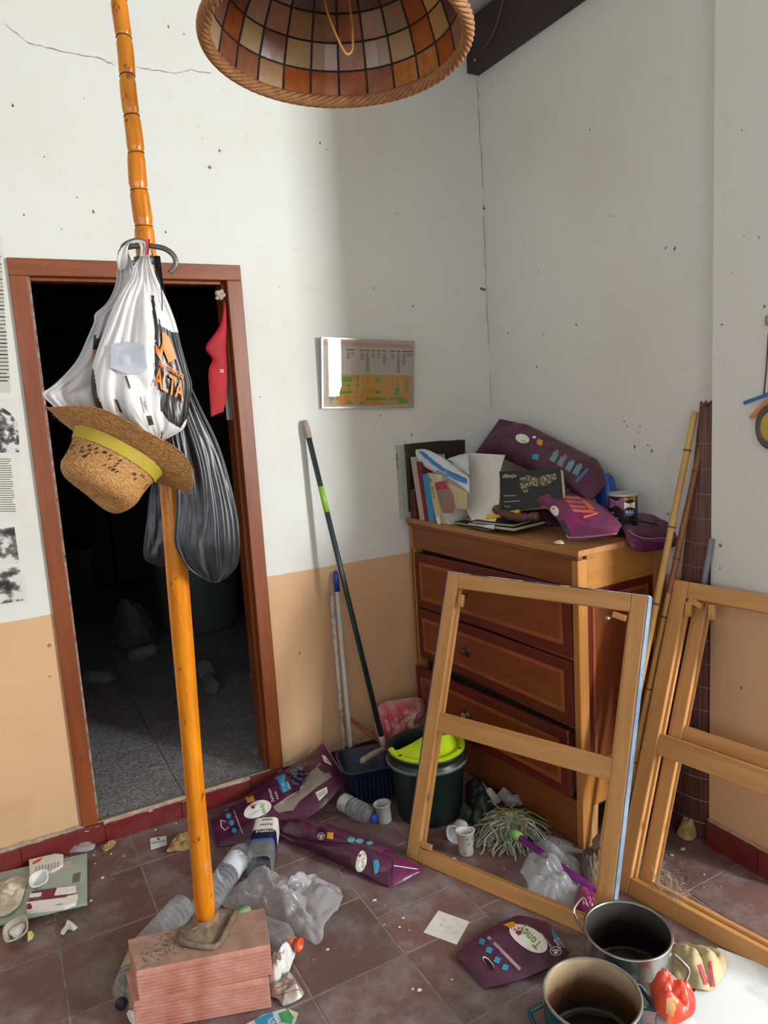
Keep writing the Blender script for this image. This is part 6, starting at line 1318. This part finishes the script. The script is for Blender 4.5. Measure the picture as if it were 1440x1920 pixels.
# tobacco tub
tb1, tb2 = fl(497, 1645, .0), fl(500, 1570, .0)
tm = frame_mtx(fl(488, 1648, .002), fl(503, 1572, .002)-fl(488, 1648, .002), (1, 0, 0)); TLn = (fl(503, 1572, 0)-fl(488, 1648, 0)).length
tt = thing('tobacco_tub', 'clear square tobacco tub on its side with white and navy STEEPLE label upside down', 'tub', mtx=tm)
def sqr(z, w, d): return lambda a: V(rr(a, w, d, 0))+V((0, d/2, z))
def sqw(rings):
    b = MB(); b.grid(lambda u, v: (lambda i: rr(2*pi*u, rings[i][0], rings[i][1], 0)+V((0, .052 if False else -.045, rings[i][2])))(int(round(v*(len(rings)-1)))), 48, len(rings)-1, closed=True); return b
ysgn = 1 if (tm.to_3x3() @ V((0, 1, 0))).z > 0 else -1
def sqw(rings):
    b = MB(); b.grid(lambda u, v: (lambda i: rr(2*pi*u, rings[i][0], rings[i][1], 0)+V((0, ysgn*.045, rings[i][2])))(int(round(v*(len(rings)-1)))), 48, len(rings)-1, closed=True); return b
obj('tub_body', sqw([(.08, .08, .0), (.09, .088, .004), (.088, .086, TLn*.97), (.08, .08, TLn)]), film_mat('tub_plastic', '9aa09a', .30, .12), tt, world=False)
obj('navy_label', sqw([(.0905, .0885, TLn*.42), (.0905, .0885, TLn*.66)]), NAVY, tt, world=False); obj('white_label', sqw([(.0903, .0883, TLn*.66), (.0903, .0883, TLn*.98)]), WHITEI, tt, world=False); obj('blue_stripe', sqw([(.0905, .0885, TLn*.36), (.0905, .0885, TLn*.42)]), M('mid_blue_ink', '3a66b0', rough=.4), tt, world=False)
X_ = tm.to_3x3() @ V((1, 0, 0)); Zd = tm.to_3x3() @ V((0, 0, 1)); Yu = tm.to_3x3() @ V((0, ysgn, 0))
def tubtxt(body, xoff, zf_, em, mat, bold=.01):
    o = tm.translation+Yu*(.0905)+Zd*(TLn*zf_)+X_*xoff; text3(body, o, -X_*em, -Zd*em, mat, tt, bold=bold)
tubtxt('STEEPLE', .042, .63, .0195, WHITEI, .02); tubtxt('Fumar', .030, .80, .019, BLACKM); tubtxt('mata', .024, .93, .019, BLACKM)
# bits to the right of the plinth
S, t = lump('white_blister_pack', 'crumpled white plastic pack lying against the right side of the plinth', 'packet', zf(985, 650, .02), [zf(x, y, .004) for x, y in [(930, 590), (1000, 560), (1060, 565), (1045, 620), (1020, 680), (965, 745), (905, 735), (925, 690)]], .02, .035, WHITEPL, 93, fs=22)
S, t = lump('striped_packet', 'crushed white and orange striped packet below the white pack', 'packet', zf(1015, 775, .01), [zf(x, y, .004) for x, y in [(940, 745), (1030, 690), (1070, 735), (1110, 800), (1000, 862), (970, 830), (915, 800), (905, 760)]], .012, .02, M('worn_foil_packet', 'b0aaa4', '8a847e', .35, .2, sc=16), 94, fs=20)
decal_poly(S, [[(200+x/3, 1600+y/3) for x, y in strip((945, 765), (1065, 712), 8)], [(200+x/3, 1600+y/3) for x, y in strip((960, 800), (1085, 765), 6)]], M('orange_line', 'b0643a', rough=.5), t, 'orange_line', .003, 2)
fy = thing('flyer', 'torn blue flyer with white letters and green print at the bottom edge', 'leaflet', zf(930, 930, 0)); fq = [zf(780, 960), zf(880, 905), zf(1000, 870), zf(1075, 905), zf(1045, 985), zf(790, 1000)]
b = MB(); b.add([V((p.x, p.y, .003)) for p in fq]+[V((p.x, p.y, .001)) for p in fq], [tuple(range(6)), tuple(range(11, 5, -1))]+[(i, 6+i, 6+(i+1) % 6, (i+1) % 6) for i in range(6)]); obj('sheet', b, M('pale_flyer', 'c4ccd0', 'a4b0b8', .6), fy)
patch([zf(*p, .0036) for p in ((830, 935), (930, 892), (965, 975), (850, 985))], BLUEINK, fy, 'blue_panel'); patch([zf(*p, .0036) for p in ((965, 900), (1020, 880), (1055, 905), (1040, 960), (985, 950))], M('leaf_green_print', '2c7a4a', '4a9a5c', .6, sc=40), fy, 'green_print'); patch([zf(*p, .004) for p in ((1020, 872), (1080, 898), (1060, 930), (1035, 900))], M('pale_yellow_print', 'c8c48c'), fy, 'yellow_corner')
o_ = zf(950, 915, .0042); text3('ESF', o_, (zf(850, 960, .0042)-o_)*.40, (zf(985, 965, .0042)-o_)*.85, WHITEI, fy)
gp = thing('green_sliver', 'pale green plastic lid edge behind the plinth', 'lid', zf(760, 330, 0)); b = MB(); b.lathe([(0, 0), (.026, 0), (.028, .004), (0, .006)], 24, 0, Matrix.Translation(zf(762, 330, .06))); obj('lid', b, M('pale_green_lid', '8fb48c', rough=.5), gp)
S, t = lump('brown_wrap', 'brownish translucent bag squashed beside the blue-capped bottle and the lower brick', 'bag', zf(160, 810, .03), [zf(x, y, .004) for x, y in [(125, 640), (185, 650), (190, 900), (140, 905), (112, 860), (120, 760)]], .05, .025, M('brown_wrap', '8a7a52', 'a49a84', .5, sc=14), 96)
S, t = lump('plaster_chunk', 'broken white plaster chunk at the foot of the lower brick', 'plaster', zf(150, 930, .01), [zf(x, y, .003) for x, y in [(110, 905), (180, 905), (185, 960), (140, 965)]], .012, .01, PAPER, 97)
# ---------------------------------------------------------------- scribbled paper square
ps = thing('paper_square', 'square white sheet with faint pencil scribbles lying on the floor', 'paper', fl(838, 1738, 0)); q = [fl(x, y, .002) for x, y in [(822, 1707), (880, 1728), (856, 1771), (794, 1748)]]
b = MB(); b.add([p for p in q]+[V((p.x, p.y, .0008)) for p in q], [(0, 1, 2, 3), (7, 6, 5, 4), (0, 4, 5, 1), (1, 5, 6, 2), (2, 6, 7, 3), (3, 7, 4, 0)]); obj('sheet', b, PAPER, ps)
b = MB(); random.seed(5)
for i in range(13):
    cx, cy = 820+random.uniform(0, 40), 1722+random.uniform(0, 32); P = [(cx, cy)]
    for k in range(6): P.append((P[-1][0]+random.uniform(-2, 5), P[-1][1]+random.uniform(-3, 3)))
    b.tube([fl(x, y, .0022) for x, y in P], .0003, 3)
stuff(obj('pencil_scribble', b, M('pencil', '8a8a90', rough=.8), ps))
# ---------------------------------------------------------------- glass bathroom scale with its litter
zs = lambda x, y, z=.024: fl(x/5.76, 1560+y/5.76, z)
sc_ = thing('bathroom_scale', 'greenish glass bathroom scale on the floor at the left edge', 'scale', fl(90, 1680, 0))
q = [zs(-160, 470), zs(940, 225), zs(942, 770), zs(-160, 1030)]; e_ = [V((p.x, p.y, .016)) for p in q]
b = MB(); b.add(q+e_, [(3, 2, 1, 0), (4, 5, 6, 7), (0, 1, 5, 4), (1, 2, 6, 5), (2, 3, 7, 6), (3, 0, 4, 7)]); obj('glass_plate', b, M('green_glass_plate', '9fb0a4', '8fa296', .12, spec=.8, sc=4), sc_, .0015)
b = MB(); 
for px_ in ((0, 560), (850, 330), (850, 700), (0, 900)): c = zs(*px_, .0); b.lathe([(0, 0), (.02, 0), (.018, .017), (0, .017)], 16, 0, Matrix.Translation(c)); obj('foot', b, BLACKM, sc_); b = MB()
patch([zs(*p, .0245) for p in ((790, 452), (872, 432), (858, 532), (778, 550))], M('scale_display', '5c6460', '4c5450', .3), sc_, 'display')
# box lying behind on the plate
def carton(name, label, quad, h, mat, z=.0245):
    """quad: pixel outline of the top face; box of height h"""
    t = thing(name, label, 'box', zs(*quad[0], z)); q = [zs(*p, z+h) for p in quad]; g2 = [V((p.x, p.y, z)) for p in q]; b = MB(); b.add(q+g2, [(3, 2, 1, 0), (4, 5, 6, 7), (0, 1, 5, 4), (1, 2, 6, 5), (2, 3, 7, 6), (3, 0, 4, 7)]); obj('carton', b, mat, t, .0008); return t
t = carton('medicine_box', 'opened white medicine box with orange print at the back of the scale', [(310, 295), (595, 232), (682, 240), (680, 350), (580, 415), (320, 470)], .006, PAPER) if False else None
t = thing('medicine_box', 'opened white medicine box with orange print at the back of the scale', 'box', zs(480, 400, .0245))
def quadbox(root, quad, zt, zb, mat, nm):
    q = [zs(*p, zt) for p in quad]; g2 = [V((p.x, p.y, zb)) for p in q]; n = len(q); b = MB(); b.add(q+g2, [tuple(range(n-1, -1, -1)), tuple(range(n, 2*n))]+[(i, (i+1) % n, n+(i+1) % n, n+i) for i in range(n)]); return obj(nm, b, mat, root, .0006)
quadbox(t, [(312, 297), (595, 232), (682, 240), (680, 350), (560, 420), (322, 468)], .034, .0246, PAPER, 'carton')
patch([zs(*p, .0345) for p in ((352, 325), (430, 285), (465, 268), (430, 318), (350, 355))], M('orange_flash_ink', 'd0602c', rough=.6), t, 'orange_flash'); 
b = MB()
for k in range(8): x0 = 385+k*34; b.add([zs(x0, 372-k*7, .0345), zs(x0+12, 370-k*7, .0345), zs(x0+8, 440-k*9, .0345), zs(x0-3, 442-k*9, .0345)], [(0, 1, 2, 3)])
stuff(obj('small_print', b, M('faint_print', '8a90a4', rough=.7), t))
t = thing('pink_blister', 'pale pink blister sheet tucked under the opened medicine box', 'packet', zs(720, 340, .0245)); quadbox(t, [(640, 350), (760, 298), (775, 330), (735, 375), (660, 390)], .027, .0246, M('pale_pink_foil', 'b8a09c', rough=.4), 'sheet')
t = thing('packet_box', 'white and maroon flattened carton at the front of the scale', 'box', zs(500, 720, .0245))
quadbox(t, [(350, 640), (610, 600), (730, 580), (720, 700), (300, 750)], .038, .0246, M('maroon_print', '7c2340', '6c1c38', .5, sc=20), 'carton_top'); quadbox(t, [(282, 758), (720, 690), (838, 668), (815, 760), (700, 805), (290, 852)], .037, .0247, WHITEI, 'carton_side'); quadbox(t, [(615, 600), (820, 578), (824, 640), (700, 668), (585, 680)], .040, .036, WHITEI, 'flap')
patch([zs(*p, .0385) for p in ((325, 665), (455, 650), (440, 695), (318, 712))], WHITEI, t, 'white_panel'); patch([zs(*p, .0378) for p in ((290, 775), (330, 768), (350, 815), (330, 835), (290, 835))], M('maroon_print', '7c2340'), t, 'berry_print'); patch([zs(*p, .0388) for p in ((370, 705), (430, 698), (422, 738), (360, 744))], DARKINK, t, 'code_panel')
text3('cereza', zs(600, 795, .0376), (zs(630, 790, .0376)-zs(600, 795, .0376)), (zs(598, 765, .0376)-zs(600, 795, .0376)), M('maroon_print', '7c2340'), t)
ct, cm_, cl = cup('yoghurt_cup', 'white oval yoghurt cup lying tilted between the two cartons on the scale', 'cup', zs(440, 560, .028), zs(440, 560, .028)+V((-.004, -.012, .030)), .022, .027, WHITEPL, sq=True)
S, t = lump('stained_tissue', 'big stained paper tissue lying over the left of the scale', 'tissue', zs(80, 700, .03), [zs(x, y, .026) for x, y in [(-120, 620), (110, 500), (220, 480), (290, 520), (280, 600), (230, 760), (190, 830), (60, 915), (-120, 900)]], .010, .014, M('stained_tissue', 'c8c0b0', 'a88e6a', .85, sc=9, lo=.5, hi=.75), 101, fs=15)
ct, cm_, cl = cup('yoghurt_cup', 'dirty square-rimmed yoghurt cup with yellow lid scrap on the floor in front of the scale', 'cup', zs(220, 1110, .002), zs(220, 1110, .002)+V((-.010, -.014, .036)), .026, .034, M('dirty_white_plastic', 'c4bcac', 'a8987c', .45, sc=14), sq=True)
S, _ = None, None
b = MB(); b.lathe([(0, .03), (.02, .030), (.024, .022), (.01, .014), (0, .012)], 16, 0, None, rad=lambda a, z: 1+.2*sin(3*a)); obj('tissue_inside', b, PAPER, ct, world=False)
b = MB(); q = [zs(x, y, z) for x, y, z in [(300, 1080, .03), (345, 1065, .024), (368, 1110, .018), (350, 1150, .014), (300, 1180, .012)]]; b.add(q+[p-V((0, 0, .002)) for p in q], [(0, 1, 2, 3, 4), (9, 8, 7, 6, 5)]+[(i, 5+i, 5+(i+1) % 5, (i+1) % 5) for i in range(5)]); obj('lid_scrap', b, M('pale_yellow_lid', 'cfc878', rough=.6), ct)
# small floor litter
def scrap(label, name, quad, mat, th_=.002, cat='paper'):
    q = [fl(x, y, .0025) for x, y in quad]; n = len(q); b = MB(); b.add(q+[V((p.x, p.y, .0005)) for p in q], [tuple(range(n-1, -1, -1)), tuple(range(n, 2*n))]+[(i, (i+1) % n, n+(i+1) % n, n+i) for i in range(n)])
    t = thing(name, label, cat, q[0]); obj('sheet', b, mat, t); return t
t = scrap('small white and blue card lying on the floor near the step', 'printed_card', [(281, 1572), (312, 1567), (313, 1583), (283, 1592)], PAPER); patch([fl(x, y, .0029) for x, y in [(284, 1579), (311, 1574), (311, 1577), (284, 1583)]], M('light_blue_print', '7fa8c8'), t, 'blue_band'); patch([fl(*p, .0029) for p in ell(297, 1573, 3, 2)], REDI, t, 'red_spot')
pts = [(312, 1600), (325, 1575), (345, 1562), (353, 1565), (355, 1590), (340, 1597)]
lump('brown_paper', 'crumpled brown paper scrap just left of the post on the floor', 'paper', fl(335, 1582, .008), [fl(x, y, .003) for x, y in pts], .012, .016, M('brown_paper', 'a08058', '8a6a44', .85, sc=14), 111, fs=24)
lump('clear_wrapper', 'clear wrapper lying along the skirting behind the scale', 'wrapper', fl(150, 1592, .01), [fl(x, y, .004) for x, y in [(118, 1588), (150, 1582), (175, 1578), (178, 1590), (160, 1598), (125, 1600)]], .01, .012, FILM, 112, fs=24)
lump('dry_leaves', 'dry ochre leaf scraps by the skirting right of the scale', 'leaves', fl(203, 1588, .006), [fl(x, y, .003) for x, y in [(188, 1590), (205, 1580), (218, 1580), (212, 1590), (196, 1598)]], .006, .012, M('ochre_leaf', 'a88850', '7c6438', .85, sc=30), 113, fs=40)
lump('white_knot', 'small knotted white tissue scrap in front of the scale', 'tissue', fl(129, 1740, .006), [fl(x, y, .002) for x, y in [(113, 1752), (122, 1738), (126, 1728), (134, 1732), (146, 1740), (138, 1746), (128, 1744), (120, 1754)]], .010, .010, PAPER, 114, fs=50)
b = MB(); b2 = MB(); b3 = MB(); random.seed(21)
def flake(b, x, y, r, h=.004):
    p = fl(x, y, .0012); n = 6; a0 = random.random()*6; tl = random.uniform(-.5, .5)
    o = [p+V((cos(a0+k)*r*random.uniform(.5, 1.2), sin(a0+k)*r*random.uniform(.4, .9), abs(sin(k+a0))*h*random.random())) for k in range(n)]
    b.add(o+[p+V((0, 0, h*.8))], [(k, (k+1) % n, n) for k in range(n)]+[tuple(reversed(range(n)))])
for (x, y, r) in [(193, 1646, .012), (130, 1735, .006), (170, 1690, .012), (108, 1608, .006), (176, 1605, .008), (179, 1620, .006), (208, 1602, .007), (614, 1781, .010), (702, 1688, .012), (722, 1698, .004), (756, 1722, .009), (720, 1735, .006), (749, 1739, .009), (768, 1745, .005), (786, 1858, .012), (774, 1855, .006), (757, 1838, .003), (847, 1838, .008), (851, 1612, .014), (945, 1630, .005), (588, 1800, .003), (590, 1808, .003), (642, 1725, .002), (1160, 1640, .006), (1390, 1640, .004), (1320, 1640, .005), (1263, 1705, .004), (1260, 1604, .012), (1281, 1592, .016), (1246, 1585, .010), (1320, 1664, .004), (1352, 1663, .005), (70, 1660, .004), (232, 1606, .004), (292, 1556, .008), (330, 1545, .006), (352, 1541, .006)]:
    flake(b, x, y, r*.8)
for i in range(420):
    s = random.random()
    if s < .45: x, y = random.uniform(0, 420), random.gauss(1600+0, 30); y = 1632-.27*x+abs(random.gauss(0, 14))+8
    elif s < .7: x, y = random.gauss(1260, 70), random.gauss(1640, 40)
    else: x, y = random.uniform(0, 1200), random.uniform(1560, 1910)
    p = fl(x, y)
    if p.y > WY-.03 or (PX0-.02 < p.x) or p.y > 2.8: continue
    flake(b2, x, y, random.uniform(.0012, .0034), .0015)
tag(stuff(obj('plaster_flakes', b, PAPER)), 'pale plaster flakes and paper crumbs scattered over the tiles', 'flakes'); tag(stuff(obj('grit', b2, M('floor_grit', '9a8d7c', '6d6152', .9, sc=90))), 'fine grit scattered over the tiled floor', 'grit')
bd_ = thing('plaster_lump', 'yellowish broken plaster lump at the foot of the reed mat', 'plaster', fl(1290, 1558, 0)); S = Blob(fl(1288, 1562, .02), [fl(x, y, .005) for x, y in [(1268, 1565), (1275, 1548), (1292, 1540), (1308, 1548), (1308, 1568), (1290, 1578)]], .035, .02, 121, 20); obj('lump', S.mesh(40, 12), M('yellow_plaster', 'b09a6c', '8f7c54', .9, sc=20), bd_)
# dust and fluff drifts
b = MB()
for i in range(500):
    g0 = random.random()
    if g0 < .4: c = fl(random.gauss(110, 35), random.gauss(1722, 10), .002)
    elif g0 < .7: c = fl(random.gauss(190, 22), random.gauss(1615, 22), .002)
    else: c = fl(random.gauss(1235, 30), random.gauss(1640, 25), .002)
    if c.y > 2.82: continue
    P = [c]
    for k in range(4): P.append(P[-1]+V((random.gauss(0, .007), random.gauss(0, .007), random.gauss(0, .002)))); P[-1].z = max(.0012, min(.012, P[-1].z))
    b.tube(P, .00045, 3)
tag(stuff(obj('dust_fluff', b, M('dust_fluff', '8f7a5c', rough=1))), 'brown dust and hair fluff drifted over the floor tiles', 'dust')
